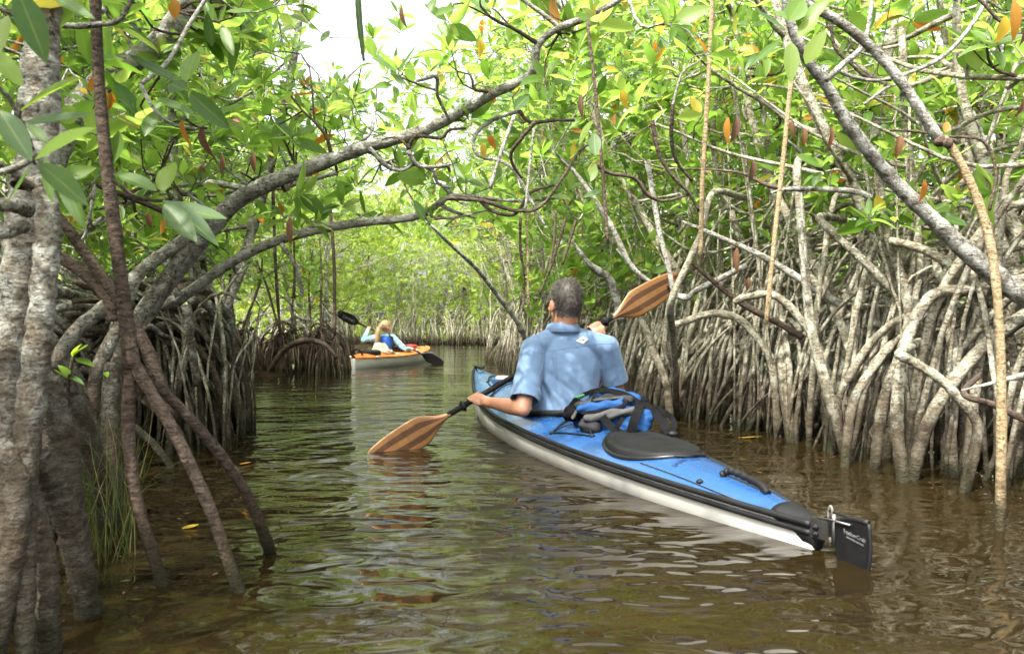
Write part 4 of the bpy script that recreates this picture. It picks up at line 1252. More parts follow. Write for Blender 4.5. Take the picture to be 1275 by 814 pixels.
M_INK = simple('dark_print', (0.01, 0.014, 0.05), 0.6, var=0.02)


def scuffs(m):
    nt = m.node_tree; bs = nt.nodes['Principled BSDF']
    src = bs.inputs['Base Color'].links[0].from_socket
    tc = nd(nt, 'TexCoord').outputs['Object']
    mp = nd(nt, 'Mapping', Vector=tc); mp.inputs['Scale'].default_value = (3, 22, 8); mp.inputs['Rotation'].default_value = (0, 0, 0.7)
    f = ramp(nt, noise(nt, mp.outputs[0], 4.0, 6, 0.7), [(0.60, (0, 0, 0)), (0.72, (1, 1, 1))])
    nt.links.new(mixc(nt, mth(nt, 'MULTIPLY', f, 0.07), src, (0.30, 0.46, 0.66)), bs.inputs['Base Color'])
    nt.links.new(ramp(nt, noise(nt, tc, 40, 4), [(0.3, (0.20,) * 3), (0.8, (0.30,) * 3)]), bs.inputs['Roughness'])
scuffs(M_BLUE)


class Kayak:
    "lofted hull in its own frame: y forward, z up, z = 0 the water line"
    def __init__(k, label, base, rz, ys, yb, hw, ws, wb, zs, zr, pn):
        k.root = empty('kayak', base, label, 'kayak', 'kayaks on the channel', rz)
        k.ys, k.yb, k.hw, k.ws, k.wb, k.zsf, k.zrf, k.pn = ys, yb, hw, ws, wb, zs, zr, pn
        k.base = np.array(base); k.rz = rz
    def w(k, y):
        u = np.where(y < 0, y / k.ys, y / k.yb)
        return np.where(y < 0, k.ws + (k.hw - k.ws) * (1 - np.abs(u) ** k.pn), k.wb + (k.hw - k.wb) * (1 - np.abs(u) ** k.pn))
    def zs(k, y): return np.interp(y, *k.zsf)
    def zr(k, y): return np.interp(y, *k.zrf)
    def deck(k, x, y):
        w = k.w(y)
        return k.zs(y) + (k.zr(y) - k.zs(y)) * (1 - np.clip(np.abs(x) / np.maximum(w, 1e-3), 0, 1) ** 2.3)
    def world(k, p):
        c, s = math.cos(k.rz), math.sin(k.rz)
        p = np.asarray(p, float)
        return np.stack([p[..., 0] * c - p[..., 1] * s + k.base[0], p[..., 0] * s + p[..., 1] * c + k.base[1], p[..., 2] + k.base[2]], -1)
    def build(k, mdeck, mhull, mstrip, hole, n=150, strip=0.022):
        ys = k.ys + (k.yb - k.ys) * (0.5 - 0.5 * np.cos(np.linspace(0, np.pi, n)) * 0.35 - 0.5 * 0.65 * (1 - 2 * np.linspace(0, 1, n)))
        ys[0], ys[-1] = k.ys, k.yb
        m = 27
        a = np.linspace(-1, 1, m); a = np.sign(a) * np.abs(a) ** 0.8
        X = a[None] * k.w(ys)[:, None]; Y = np.repeat(ys[:, None], m, 1)
        Z = k.deck(X, Y)
        ii = (np.arange(n - 1)[:, None] * m + np.arange(m - 1)[None])
        Q = np.stack([ii, ii + 1, ii + m + 1, ii + m], -1).reshape(-1, 4)
        V = np.stack([X, Y, Z], -1).reshape(-1, 3)
        cx, cy, rx, ry = hole
        inside = ((V[:, 0] - cx) / rx) ** 2 + ((V[:, 1] - cy) / ry) ** 2 < 1
        Q = Q[~inside[Q].all(1)]
        mb = MB(); mb.add(V, Q)
        k.deck_o = mb.obj('deck', mdeck, k.root)
        # hull
        h = 15
        b = np.linspace(-1, 1, h)
        draft = np.interp(ys, [k.ys, k.ys * 0.6, 0, k.yb * 0.6, k.yb], [0.05, 0.10, 0.115, 0.10, -0.0])
        stem = np.clip((ys - k.yb * 0.86) / (k.yb * 0.14), 0, 1)
        zbot = np.where(stem > 0, -0.10 + stem ** 2.2 * (0.10 + k.zs(ys) * 0.55), -draft)
        wz = k.w(ys)[:, None]
        f = np.abs(b)[None]
        prof = np.sin(np.clip(f, 0, 1) * np.pi / 2) ** 0.9            # 0 keel .. 1 sheer
        Xh = np.sign(b)[None] * wz * prof
        zt = (k.zs(ys) - 0.004)[:, None]
        Zh = zbot[:, None] + (zt - zbot[:, None]) * (f ** 1.9)
        Vh = np.stack([Xh, np.repeat(ys[:, None], h, 1), Zh], -1).reshape(-1, 3)
        ii = (np.arange(n - 1)[:, None] * h + np.arange(h - 1)[None])
        Qh = np.stack([ii, ii + h, ii + h + 1, ii + 1], -1).reshape(-1, 4)
        mb = MB(); mb.add(Vh, Qh)
        c0 = len(Vh)
        mb.add(np.concatenate([Vh[:h]]), [(i, i + 1, h - 2 - i, h - 1 - i) for i in range(h // 2)])
        k.hull_o = mb.obj('hull', mhull, k.root)
        # rubbing strips along the sheer
        for s in (-1, 1):
            for dz, r, nm in ((0.004, strip * 0.5, 'seam_strip'), (-strip * 0.95, strip * 0.42, 'seam_strip')):
                pts = np.stack([s * (k.w(ys) + 0.002) , ys, k.zs(ys) + dz], -1)
                mb = MB(); tube(mb, pts, r, 8, ref=np.array((1.0, 0, 0)))
                mb.obj(nm, mstrip, k.root)
    def cord(k, pts, r, mat, name='deck_line', n=None, lift=0.004, parent=None):
        "a line over the deck through (x, y) or (x, y, extra height)"
        q = spline([(p[0], p[1], p[2] if len(p) > 2 else 0) for p in pts], n or len(pts) * 7)
        V = np.stack([q[:, 0], q[:, 1], k.deck(q[:, 0], q[:, 1]) + lift + q[:, 2]], -1)
        mb = MB(); tube(mb, V, r, 6)
        return mb.obj(name, mat, parent or k.root)
    def disc(k, cx, cy, rx, ry, h, mat, name, rz=0.0, rings=((1.0, 0.0), (1.0, 0.7), (0.96, 1.0), (0.82, 1.0), (0.80, 0.8), (0.4, 0.85), (0.0, 0.9)), seg=44, tilt=None):
        a = np.arange(seg) * 2 * math.pi / seg
        V = []
        zc = float(k.deck(np.array(cx), np.array(cy)))
        for f, hh in rings:
            x = cx + f * (rx * np.cos(a) * math.cos(rz) - ry * np.sin(a) * math.sin(rz)); y = cy + f * (rx * np.cos(a) * math.sin(rz) + ry * np.sin(a) * math.cos(rz))
            z = 0.55 * k.deck(x, y) + 0.45 * (zc + (y - cy) * (k.zr(cy + .1) - k.zr(cy - .1)) / 0.2) + h * hh - (0.035 if hh == 0 else 0)
            V.append(np.stack([x, y, z], -1))
        n = len(V); V = np.concatenate(V)
        i = np.arange(n - 1)[:, None] * seg; j = np.arange(seg)[None]; kk = (j + 1) % seg
        mb = MB(); mb.add(V, np.stack([i + j, i + kk, i + seg + kk, i + seg + j], -1).reshape(-1, 4))
        return mb.obj(name, mat, k.root)


def coaming(k, hole, mat, lift=0.02, r=0.016, z_in=-0.10, minner=None):
    cx, cy, rx, ry = hole
    a = np.linspace(0, 2 * math.pi, 61)
    x = cx + rx * 1.04 * np.cos(a); y = cy + ry * 1.04 * np.sin(a)
    z = k.deck(x, y) + lift
    mb = MB(); tube(mb, np.stack([x, y, z], -1), r, 8, False, ref=np.array((0, 0, 1.0)))
    V = np.concatenate([np.stack([cx + rx * 1.03 * np.cos(a), cy + ry * 1.03 * np.sin(a), z], -1), np.stack([cx + rx * 0.99 * np.cos(a), cy + ry * 0.99 * np.sin(a), np.full_like(a, z_in + 0.04)], -1), np.stack([cx + 0 * a, cy + 0 * a, np.full_like(a, z_in + 0.03)], -1)])
    n = 61; j = np.arange(n - 1)
    mb.add(V, np.concatenate([np.stack([i * n + j, i * n + j + 1, (i + 1) * n + j + 1, (i + 1) * n + j], -1) for i in (0, 1)]), m=1)
    return mb.obj('coaming', [mat, minner or M_BLACKM], k.root)


KW = P(705, 407, 4.30); KW[2] = 0
KRZ = math.atan2(0.605, 1.96)
bk = Kayak('long blue kayak with white hull, black hatch and stern rudder, carrying the man', tuple(KW), KRZ, -2.04, 1.93, 0.292, 0.018, 0.012,
           ([-2.05, -1.5, -0.9, -0.3, 0.4, 1.0, 1.5, 1.8, 1.93], [0.070, 0.088, 0.104, 0.120, 0.140, 0.180, 0.245, 0.30, 0.322]),
           ([-2.05, -1.9, -1.5, -1.0, -0.7, -0.3, 0.1, 0.55, 0.8, 1.1, 1.5, 1.8, 1.93], [0.085, 0.105, 0.135, 0.165, 0.178, 0.195, 0.225, 0.275, 0.285, 0.285, 0.305, 0.33, 0.338]), 2.1)
HOLE = (0.0, 0.12, 0.205, 0.36)
bk.build(M_BLUE, M_WHITEHULL, M_BLACK, HOLE)
coaming(bk, HOLE, M_BLACK)
# black hatch
h = bk.disc(0.0, -1.0, 0.178, 0.255, 0.016, M_BLACKM, 'hatch_cover', 0)
mb = MB(); a = np.linspace(0, 2 * math.pi, 60)
tube(mb, np.stack([0.185 * np.cos(a), -1.0 + 0.263 * np.sin(a), bk.deck(0.185 * np.cos(a), -1.0 + 0.263 * np.sin(a)) + 0.004], -1), 0.010, 8, False, ref=np.array((0, 0, 1.0)))
mb.obj('rim', M_BLACKG, h)
# deck lines and bungees behind the cockpit
bk.cord([(-0.235, -0.42), (-0.12, -0.34, 0.01), (0.02, -0.30, 0.02), (0.2, -0.38)], 0.0042, M_BLACK, 'bungee')
bk.cord([(-0.235, -0.42), (-0.20, -0.52), (-0.16, -0.66), (-0.145, -0.70)], 0.0042, M_BLACK, 'bungee')
bk.cord([(-0.235, -0.42), (-0.14, -0.40, 0.02), (-0.03, -0.44, 0.06)], 0.0042, M_BLACK, 'bungee')
bk.cord([(-0.145, -0.70), (-0.13, -0.62, 0.03), (-0.11, -0.58, 0.05), (-0.10, -0.54, 0.08), (-0.085, -0.50, 0.10)], 0.0040, M_BLACK, 'bungee')
for x, y in ((-0.235, -0.42), (-0.145, -0.70), (-0.10, -1.22), (0.10, -1.22), (0.235, -0.42), (-0.10, -1.55)):
    mb = MB(); z = float(bk.deck(np.array(x), np.array(y)))
    ellipsoid(mb, (x, y, z + 0.004), (0.013, 0.013, 0.007), seg=12, rings=6); tube(mb, [(x, y, z), (x, y, z + 0.012)], 0.006, 8)
    mb.obj('deck_fitting', M_BLACK, bk.root)
bk.cord([(-0.10, -1.22), (-0.075, -1.235, 0.004), (0.0, -1.285, 0.004), (0.06, -1.26, 0.004), (0.10, -1.22)], 0.0048, M_BLACK)
bk.cord([(-0.155, -1.20), (-0.13, -1.40), (-0.085, -1.75), (-0.03, -2.0)], 0.0020, M_STEEL, 'rudder_cable')
bk.cord([(0.15, -1.20), (0.12, -1.40), (0.075, -1.75), (0.025, -2.0)], 0.0020, M_STEEL, 'rudder_cable')
# fore deck lines
for p_ in ([(-0.235, 0.62), (-0.14, 0.95), (-0.10, 1.2), (-0.02, 1.42), (0.05, 1.30), (0.13, 1.0), (0.235, 0.62)], [(-0.2, 0.78), (0.0, 0.86, 0.006), (0.2, 0.78)], [(-0.16, 1.0), (0.0, 1.12, 0.006), (0.16, 1.0)], [(-0.20, 0.8), (0.0, 1.0, 0.006), (0.17, 1.0)], [(-0.1, 1.25), (0.0, 1.3, 0.005), (0.1, 1.25)]):
    bk.cord(p_, 0.0042, M_BLACK)
f = bk.disc(0.0, 1.16, 0.085, 0.10, 0.02, M_BLUE, 'hatch_cover'); f['label'] = 'small blue fore hatch with a pale centre'
bk.disc(0.0, 1.16, 0.06, 0.07, 0.028, simple('pale_hatch_centre', (0.42, 0.37, 0.32), 0.5), 'hatch_plate')
mb = MB(); tube(mb, spline([(-0.012, 1.87, 0.335), (-0.03, 1.82, 0.352), (0.0, 1.74, 0.345), (0.03, 1.80, 0.352), (0.014, 1.88, 0.34)], 20), 0.009, 8); mb.obj('carry_handle', M_BLACK, bk.root)
# rear carry handle: a ribbed black grip
hp = [(-0.02, -1.56), (-0.004, -1.585), (0.002, -1.63), (0.004, -1.70), (0.004, -1.76), (0.0, -1.80)]
q = spline([(x, y, float(bk.deck(np.array(x), np.array(y))) + zz) for (x, y), zz in zip(hp, (0.004, 0.022, 0.024, 0.022, 0.018, 0.004))], 60)
rr = 0.0125 + 0.0016 * np.sin(np.linspace(0, 60, 60) * 0.9) * (np.linspace(0, 1, 60) < 0.62)
mb = MB(); tube(mb, q, rr, 12); mb.obj('carry_handle', M_BLACK, bk.root)
# stern cap
ys_ = np.linspace(-2.05, -1.90, 8); mb = MB()
secs = []
for y in ys_:
    w = float(bk.w(np.array(max(y, -2.04)))) + 0.006; zt = float(bk.zr(max(y, -2.04))) + 0.006
    zb = -0.005 + 0.055 * (y + 2.05) / 0.15 if y > -2.0 else 0.0
    secs.append(((0, y, (zt + zb) / 2), (w, 0, 0), (0, 0, (zt - zb) / 2)))
loft(mb, secs, 20); mb.obj('stern_cap', M_BLACK, bk.root)
# rudder assembly
rud = MB()
V = np.array([(0.0, -2.120, 0.098), (0.0, -2.130, 0.000), (0.0, -2.135, -0.06), (0.0, -2.22, -0.06), (0.0, -2.245, 0.0), (0.0, -2.254, 0.06), (0.0, -2.252, 0.120), (0.0, -2.24, 0.126), (0.0, -2.19, 0.120), (0.0, -2.15, 0.107)])
nv = len(V); T = 0.0042
VV = np.concatenate([V + (T, 0, 0), V - (T, 0, 0)])
Q = [(i, (i + 1) % nv, nv + (i + 1) % nv, nv + i) for i in range(nv)]
Tr = [(0, i + 1, i) for i in range(1, nv - 1)] + [(nv, nv + i, nv + i + 1) for i in range(1, nv - 1)]
rud.add(VV, Q, Tr)
ro = rud.obj('rudder_blade', M_BLACKG, bk.root, smooth=False)
mb = MB(); tube(mb, spline([(0, -2.252, 0.123), (0, -2.258, 0.06), (0, -2.249, 0.0), (0, -2.222, -0.06)], 14), 0.0055, 8); tube(mb, spline([(0, -2.125, 0.102), (0, -2.18, 0.120), (0, -2.25, 0.126)], 10), 0.007, 8); mb.obj('edge_bead', M_BLACK, ro)
def put_text(txt, size, origin, ux, uz, mat, parent, name='lettering', shear=0.0, depth=0.0003):
    V, T = text_arrays(txt, size, depth, shear)
    ux, uz = nrm(ux), nrm(uz); un = np.cross(ux, uz)
    W_ = np.asarray(origin) + V[:, :1] * ux + V[:, 1:2] * uz + V[:, 2:3] * un
    mb = MB(); mb.add(W_, None, T)
    return mb.obj(name, mat, parent, smooth=False)
put_text('FeatherCraft', 0.0165, (-0.0052, -2.203, 0.080), (0, -1, -0.10), (0, 0.10, 1), simple('grey_print', (0.14, 0.14, 0.14), 0.6), ro)
put_text('FOLDING KAYAKS', 0.0080, (-0.0052, -2.205, 0.066), (0, -1, -0.10), (0, 0.10, 1), bpy.data.materials['grey_print'], ro)
mb = MB()
for s in (-1, 1):
    z0 = 0.062
    mb.add([(s * 0.022, -2.045, 0.040), (s * 0.022, -2.115, 0.045), (s * 0.022, -2.115, 0.098), (s * 0.022, -2.045, 0.098), (s * 0.025, -2.045, 0.040), (s * 0.025, -2.115, 0.045), (s * 0.025, -2.115, 0.098), (s * 0.025, -2.045, 0.098)],
           [(0, 1, 2, 3), (4, 5, 6, 7), (0, 1, 5, 4), (1, 2, 6, 5), (2, 3, 7, 6), (3, 0, 4, 7)])
mb.obj('bracket', M_STEEL, bk.root, smooth=False)
for zc in (0.055, 0.075):
    mb = MB(); tube(mb, [(-0.034, -2.072, zc), (-0.024, -2.072, zc)], 0.009, 14); tube(mb, [(-0.038, -2.072, zc), (-0.033, -2.072, zc)], 0.005, 8); mb.obj('bolt', M_BLACK, bk.root)
mb = MB(); tube(mb, [(-0.02, -2.05, 0.098), (-0.014, -2.12, 0.105), (-0.007, -2.19, 0.106)], 0.0035, 6); tube(mb, [(0.02, -2.05, 0.098), (0.014, -2.12, 0.105), (0.007, -2.19, 0.106)], 0.0035, 6)
tube(mb, [(0, -2.115, 0.03), (0, -2.115, 0.12)], 0.008, 10)
mb.obj('rudder_arm', M_STEEL, bk.root)
mb = MB(); tube(mb, spline([(0.0, -2.09, 0.10), (0.0, -2.092, 0.125), (0, -2.10, 0.140), (0, -2.108, 0.128), (0, -2.106, 0.11)], 12), 0.0035, 8); tube(mb, [(0, -2.10, 0.03), (0, -2.10, 0.05)], 0.005, 8); mb.obj('pin', simple('dull_pale_plastic', (0.13, 0.125, 0.105), 0.7), bk.root)
bk_line = MB(); tube(bk_line, spline([(0, -2.09, 0.125), (0.0, -2.14, 0.124), (0.0, -2.19, 0.124), (0, -2.25, 0.131)], 14), 0.003, 6); bk_line.obj('rudder_cable', M_BLACK, bk.root)
# faint dark lettering on the rear deck, following the curved line
V, T = text_arrays('Tam Jamz   cyt 4  4202  ual', 0.042, 0.0002, 0.25)
x = V[:, 0] * 1.0
th = x / 0.30
X = 0.03 + 0.30 * np.sin(th) - V[:, 1] * np.sin(th) * -1 * 0
Y = -1.325 - 0.20 * (1 - np.cos(th)) + V[:, 1] + 0.02
mb = MB(); mb.add(np.stack([X * 0.55, Y, bk.deck(X * 0.55, Y) + 0.003 + V[:, 2]], -1), None, T); mb.obj('lettering', M_INK, bk.root, smooth=False)

# the orange kayak
OS = P(440, 407, 12.5); OB = P(533, 407, 15.5)
od = OB[:2] - OS[:2]; OL = float(np.linalg.norm(od)); ORZ = math.atan2(-od[0], od[1])
OW = (OS + (OB - OS) * 0.42); OW[2] = 0
ok = Kayak('short orange kayak with pale hull, carrying the woman in the distance', tuple(OW), ORZ, -0.42 * OL, 0.58 * OL, 0.36, 0.035, 0.02,
           ([-1.4, -0.8, 0, 0.8, 1.4, 1.9], [0.165, 0.165, 0.17, 0.195, 0.235, 0.275]), ([-1.4, -0.9, -0.3, 0.3, 0.9, 1.5, 1.9], [0.20, 0.235, 0.25, 0.27, 0.29, 0.285, 0.29]), 2.6)
OH = (0.0, 0.12, 0.24, 0.44)
ok.build(M_ORANGE, M_WHITEHULL, M_ORANGE, OH, 90, 0.014)
coaming(ok, OH, M_BLACK, 0.02, 0.018)
ok.disc(0.02, -0.80, 0.19, 0.19, 0.04, M_BLACKM, 'hatch_cover')
ok.cord([(-0.10, -1.15), (-0.06, -1.18, 0.07), (0.04, -1.18, 0.07), (0.08, -1.15)], 0.014, M_BLACK, 'carry_handle')
ok.cord([(-0.06, 1.5), (0, 1.52, 0.05), (0.06, 1.5)], 0.012, M_BLACK, 'carry_handle')
ok.cord([(-0.26, 0.62), (0, 0.8, 0.01), (0.26, 0.62)], 0.008, M_BLACK)
ok.cord([(-0.2, 0.95), (0, 0.8, 0.01), (0.2, 0.95)], 0.008, M_BLACK)
ok.cord([(-0.28, -0.3), (-0.2, -0.55), (0.22, -0.58), (0.28, -0.3)], 0.008, M_BLACK)
for x, y in ((-0.26, 0.62), (0.26, 0.62), (-0.24, -0.95), (0.24, -0.95), (0.29, -0.3)):
    mb = MB(); ellipsoid(mb, (x, y, float(ok.deck(np.array(x), np.array(y))) + 0.008), (0.028, 0.028, 0.014), seg=10, rings=6); mb.obj('deck_fitting', M_PALE, ok.root)
mb = MB(); ellipsoid(mb, (0.10, 0.72, 0.31), (0.13, 0.10, 0.03)); tag(mb.obj('deck_bag', M_REDP), 'small red bag lying on the front deck of the orange kayak', 'bag')
o = bpy.data.objects['deck_bag']; o.location = OW; o.rotation_euler = (0, 0, ORZ)
# padded seat back
mb = MB()
loft(mb, [((0.0, -0.30, 0.20), (0.19, 0, 0), (0, 0.045, 0)), ((0.0, -0.31, 0.26), (0.17, 0, 0), (0, 0.05, 0)), ((0, -0.33, 0.33), (0.13, 0, 0), (0, 0.045, 0)), ((0, -0.34, 0.37), (0.10, 0, 0), (0, 0.03, 0)), ((0, -0.345, 0.385), (0.07, 0, 0), (0, 0.012, 0))], 24)
mb.obj('seat_back', simple('beige_seat_fabric', (0.36, 0.31, 0.22), 0.85, bscale=70, bdist=0.002), ok.root)
mb = MB(); loft(mb, [((0.02, -0.36, 0.22), (0.25, 0, 0), (0, 0.10, 0)), ((0.02, -0.36, 0.27), (0.20, 0, 0), (0, 0.08, 0)), ((0.02, -0.36, 0.29), (0.1, 0, 0), (0, 0.04, 0))], 20); mb.obj('seat_pad', bpy.data.materials['beige_seat_fabric'], ok.root)

# ------------------------------------------------------------------ people
def skin_mat(name, base, red):
    m, nt, bs = new_mat(name)
    tc = nd(nt, 'TexCoord').outputs['Object']
    nt.links.new(ramp(nt, noise(nt, tc, 22, 4), [(0.3, red), (0.7, base)]), bs.inputs['Base Color'])
    bs.inputs['Roughness'].default_value = 0.5
    bs.inputs['Subsurface Weight'].default_value = 0.12
    bs.inputs['Subsurface Radius'].default_value = (0.012, 0.005, 0.003)
    bump(nt, bs, noise(nt, tc, 220, 3), 0.0012)
    return m
M_SKIN = skin_mat('tanned_skin', (0.38, 0.195, 0.118), (0.32, 0.14, 0.082))
M_SKIN2 = skin_mat('fair_skin', (0.58, 0.36, 0.26), (0.52, 0.29, 0.2))
M_KHAKI = simple('khaki_cloth', (0.42, 0.36, 0.26), 0.85, bscale=160, bdist=0.001)
M_EYE = simple('eye_white', (0.7, 0.68, 0.64), 0.2, var=0.01)
M_IRIS = simple('dark_iris', (0.05, 0.03, 0.02), 0.2, var=0.01)


def shirt_mat(name, col, wv=700):
    m, nt, bs = new_mat(name)
    tc = nd(nt, 'TexCoord').outputs['Object']
    l = tuple(min(1, c * 1.04) for c in col); d = tuple(c * 0.95 for c in col)
    nt.links.new(ramp(nt, noise(nt, tc, 14, 5), [(0.3, d), (0.7, l)]), bs.inputs['Base Color'])
    bs.inputs['Roughness'].default_value = 0.8
    bs.inputs['Sheen Weight'].default_value = 0.15
    h = mth(nt, 'ADD', mth(nt, 'MULTIPLY', noise(nt, tc, 34, 4, 0.6), 1.0), mth(nt, 'MULTIPLY', noise(nt, tc, wv, 2), 0.12))
    bump(nt, bs, h, 0.0035, 0.7)
    return m
M_SHIRT = shirt_mat('light_blue_shirt', (0.098, 0.165, 0.27))
M_SHIRT2 = shirt_mat('pale_aqua_shirt', (0.25, 0.47, 0.56))
M_VEST = shirt_mat('blue_vest', (0.02, 0.10, 0.45))


def head_prims(mb, c, f, rt, up, s=1.0, ears=True, jaw=1.0):
    "skull, face and neck top; f = facing, rt = right, up"
    c = np.asarray(c, float); Rm = np.stack([rt, f, up])
    q = lambda a, b, d: c + (rt * a + f * b + up * d) * s
    ellipsoid(mb, q(0, -0.012, 0.012), np.array((0.077, 0.098, 0.094)) * s, Rm, 20, 14)
    ellipsoid(mb, q(0, 0.030, -0.055), np.array((0.062 * jaw, 0.070, 0.072)) * s, Rm, 18, 12)
    ellipsoid(mb, q(0, 0.074, -0.108), np.array((0.030 * jaw, 0.024, 0.020)) * s, Rm)
    capsule(mb, q(0, 0.088, -0.005), q(0, 0.112, -0.042), 0.010 * s, 0.015 * s)
    ellipsoid(mb, q(0, 0.084, 0.022), np.array((0.052, 0.018, 0.012)) * s, Rm)
    ellipsoid(mb, q(0, 0.096, -0.074), np.array((0.025, 0.010, 0.007)) * s, Rm)
    ellipsoid(mb, q(0, 0.094, -0.085), np.array((0.021, 0.010, 0.007)) * s, Rm)
    for e in (-1, 1):
        ellipsoid(mb, q(0.045 * e, 0.070, -0.035), np.array((0.022, 0.022, 0.022)) * s, Rm)
        if ears:
            er = np.stack([nrm(rt * e * 0.9 - f * 0.42), nrm(f * 0.9 + rt * e * 0.42), up])
            ellipsoid(mb, q(0.083 * e, -0.008, -0.022), np.array((0.010, 0.018, 0.033)) * s, er, 14, 10)
            ellipsoid(mb, q(0.080 * e, -0.002, -0.046), np.array((0.009, 0.011, 0.012)) * s, er, 12, 8)


def face_parts(parent, base, c, f, rt, up, s, lip):
    q = lambda a, b, d: np.asarray(c) + (rt * a + f * b + up * d) * s
    Rm = np.stack([rt, f, up])
    for e in (-1, 1):
        mb = MB(); ellipsoid(mb, q(0.031 * e, 0.080, 0.002), np.array((0.0125, 0.010, 0.0085)) * s, Rm); eo = mb.obj('eye', M_EYE, parent, base)
        mb = MB(); ellipsoid(mb, q(0.031 * e, 0.0885, 0.002), np.array((0.0055, 0.003, 0.0055)) * s, Rm); mb.obj('iris', M_IRIS, eo)
        bpy.context.view_layer.objects.active = None
        mb.obj  # noqa
        eo.children[0].location = -Vector(base)
        mb = MB(); tube(mb, spline([q(0.014 * e, 0.099, 0.022), q(0.034 * e, 0.096, 0.028), q(0.054 * e, 0.078, 0.022)], 8), 0.004 * s, 6); mb.obj('eyebrow', lip[1], parent, base)
    mb = MB(); tube(mb, spline([q(-0.024, 0.098, -0.078), q(-0.008, 0.107, -0.075), q(0.008, 0.107, -0.075), q(0.024, 0.098, -0.078)], 10), 0.0042 * s, 6); mb.obj('lips', lip[0], parent, base)


def hand_prims(mb, wrist, grip, axis, up, s=1.0, shaft=0.016, thumb_side=1):
    "palm, four unequal curled fingers and a thumb closed round a shaft that runs along axis through grip"
    axis = nrm(axis); grip = np.asarray(grip, float); wrist = np.asarray(wrist, float)
    e1 = grip - wrist; e1 = nrm(e1 - (e1 @ axis) * axis)
    e2 = np.cross(axis, e1); e2 = e2 if e2 @ np.asarray(up) > 0 else -e2
    rf = 0.0088 * s; Rr = shaft + rf * 0.9
    k0 = grip - e1 * (Rr + 0.012 * s) + e2 * (Rr * 0.75)            # knuckle line
    for j, (l, r) in enumerate(zip((0.92, 1.05, 1.0, 0.80), (1.0, 1.05, 1.0, 0.86))):
        o = axis * (0.033 - 0.0215 * j) * s * thumb_side
        pts = [wrist * 0.35 + (k0 + o) * 0.65, k0 + o + e2 * 0.004]
        for th in np.linspace(40, 40 + 190 * l, 5):
            pts.append(grip + o - e1 * Rr * 1.05 * math.cos(R(th)) + e2 * Rr * 1.05 * math.sin(R(th)))
        rs = [0.011 * s, 0.0105 * s * r] + [rf * r * x for x in (1.05, 1.0, 0.98, 0.92, 0.85)]
        chain(mb, pts, rs, 10)
    # palm
    pc = (wrist * 0.42 + k0 * 0.58)
    ydir = nrm(k0 - wrist)
    zdir = nrm(np.cross(axis, ydir))
    xdir = np.cross(ydir, zdir)
    ellipsoid(mb, pc, np.array((0.041, 0.047, 0.0165)) * s, np.stack([xdir, ydir, zdir]), 16, 12)
    # thumb: from the side of the palm, under the shaft
    o = axis * 0.040 * s * thumb_side
    tp = [pc + axis * 0.026 * s * thumb_side - ydir * 0.012, pc * 0.4 + (grip + o - e2 * Rr * 0.6 - e1 * Rr) * 0.6]
    for th in (-70, -120, -165):
        tp.append(grip + o * 0.9 - e1 * Rr * 1.1 * math.cos(R(th)) + e2 * Rr * 1.1 * math.sin(R(th)))
    chain(mb, tp, [0.014 * s, 0.0125 * s, 0.0108 * s, 0.0100 * s, 0.0088 * s], 10)


def hair_strands(mb, V, N, mask, flow, n, ln, wd, lift=0.45):
    idx = np.nonzero(mask)[0]
    pick = rng.choice(idx, n)
    p = V[pick] + rng.normal(0, 0.002, (n, 3)); nn = N[pick]
    fl = flow(p)
    d = nn * lift + (fl - (fl * nn).sum(1, keepdims=True) * nn) + rng.normal(0, 0.25, (n, 3))
    d /= np.linalg.norm(d, axis=1, keepdims=True)
    sd_ = np.cross(d, nn); sd_ /= np.maximum(np.linalg.norm(sd_, axis=1, keepdims=True), 1e-6)
    L = ln * rng.uniform(0.6, 1.2, (n, 1)); w = wd
    A = np.stack([p - sd_ * w, p + sd_ * w, p + d * L - nn * 0.001], 1).reshape(-1, 3)
    mb.add(A, None, np.arange(3 * n).reshape(-1, 3))


# ---- the man
mw = KW.copy()
rgt = np.array((math.cos(KRZ), math.sin(KRZ), 0)); fwd = np.array((-math.sin(KRZ), math.cos(KRZ), 0)); upv = np.array((0, 0, 1.0))
man = empty('person', tuple(mw), 'man seen from behind in light blue shirt, seated in the blue kayak, holding wooden paddle', 'person')
hc = P(704, 376, 4.34)
tw = R(10)                                                      # shoulders turned a little with the stroke
rsh = rgt * math.cos(tw) - fwd * math.sin(tw) * -1 * 0 + 0
SL, SR = P(664, 436, 4.27), P(756, 434, 4.34)
EL, HL_ = P(651, 509, 4.10), P(591, 497, 4.40)
ER, HR = P(769, 486, 4.42), P(741, 408, 4.66)
pax = nrm(HR - HL_)
WL = HL_ + nrm(EL - HL_) * 0.085; WR = HR + nrm(ER - HR) * 0.085
body = MB()
# torso sections: centre, width, depth
def torso(mb, grow, secs, seg=32):
    out = []
    for z, dx, rx, ry in secs:
        c = mw + rgt * dx + fwd * (0.02 + 0.05 * np.clip((z - 0.2) / 0.4, 0, 1)) * 1.0 + upv * z
        out.append((c, rgt * (rx + grow), fwd * (ry + grow)))
    loft(mb, out, seg)
TS = [(0.03, -0.0, 0.12, 0.09), (0.06, 0.0, 0.165, 0.12), (0.14, 0.0, 0.165, 0.115), (0.25, 0.0, 0.160, 0.105), (0.35, 0.005, 0.180, 0.110), (0.43, 0.008, 0.195, 0.115), (0.50, 0.010, 0.185, 0.105), (0.545, 0.010, 0.14, 0.085), (0.585, 0.008, 0.085, 0.07), (0.60, 0.0, 0.05, 0.05)]
torso(body, -0.012, TS)
capsule(body, mw + upv * 0.56 + fwd * 0.070, hc - fwd * 0.020 - upv * 0.06, 0.068, 0.064, 18)
face = nrm(fwd * 0.98 - rgt * 0.10); frt = np.cross(face, upv)
head_prims(body, hc, face, frt, upv, 1.03)
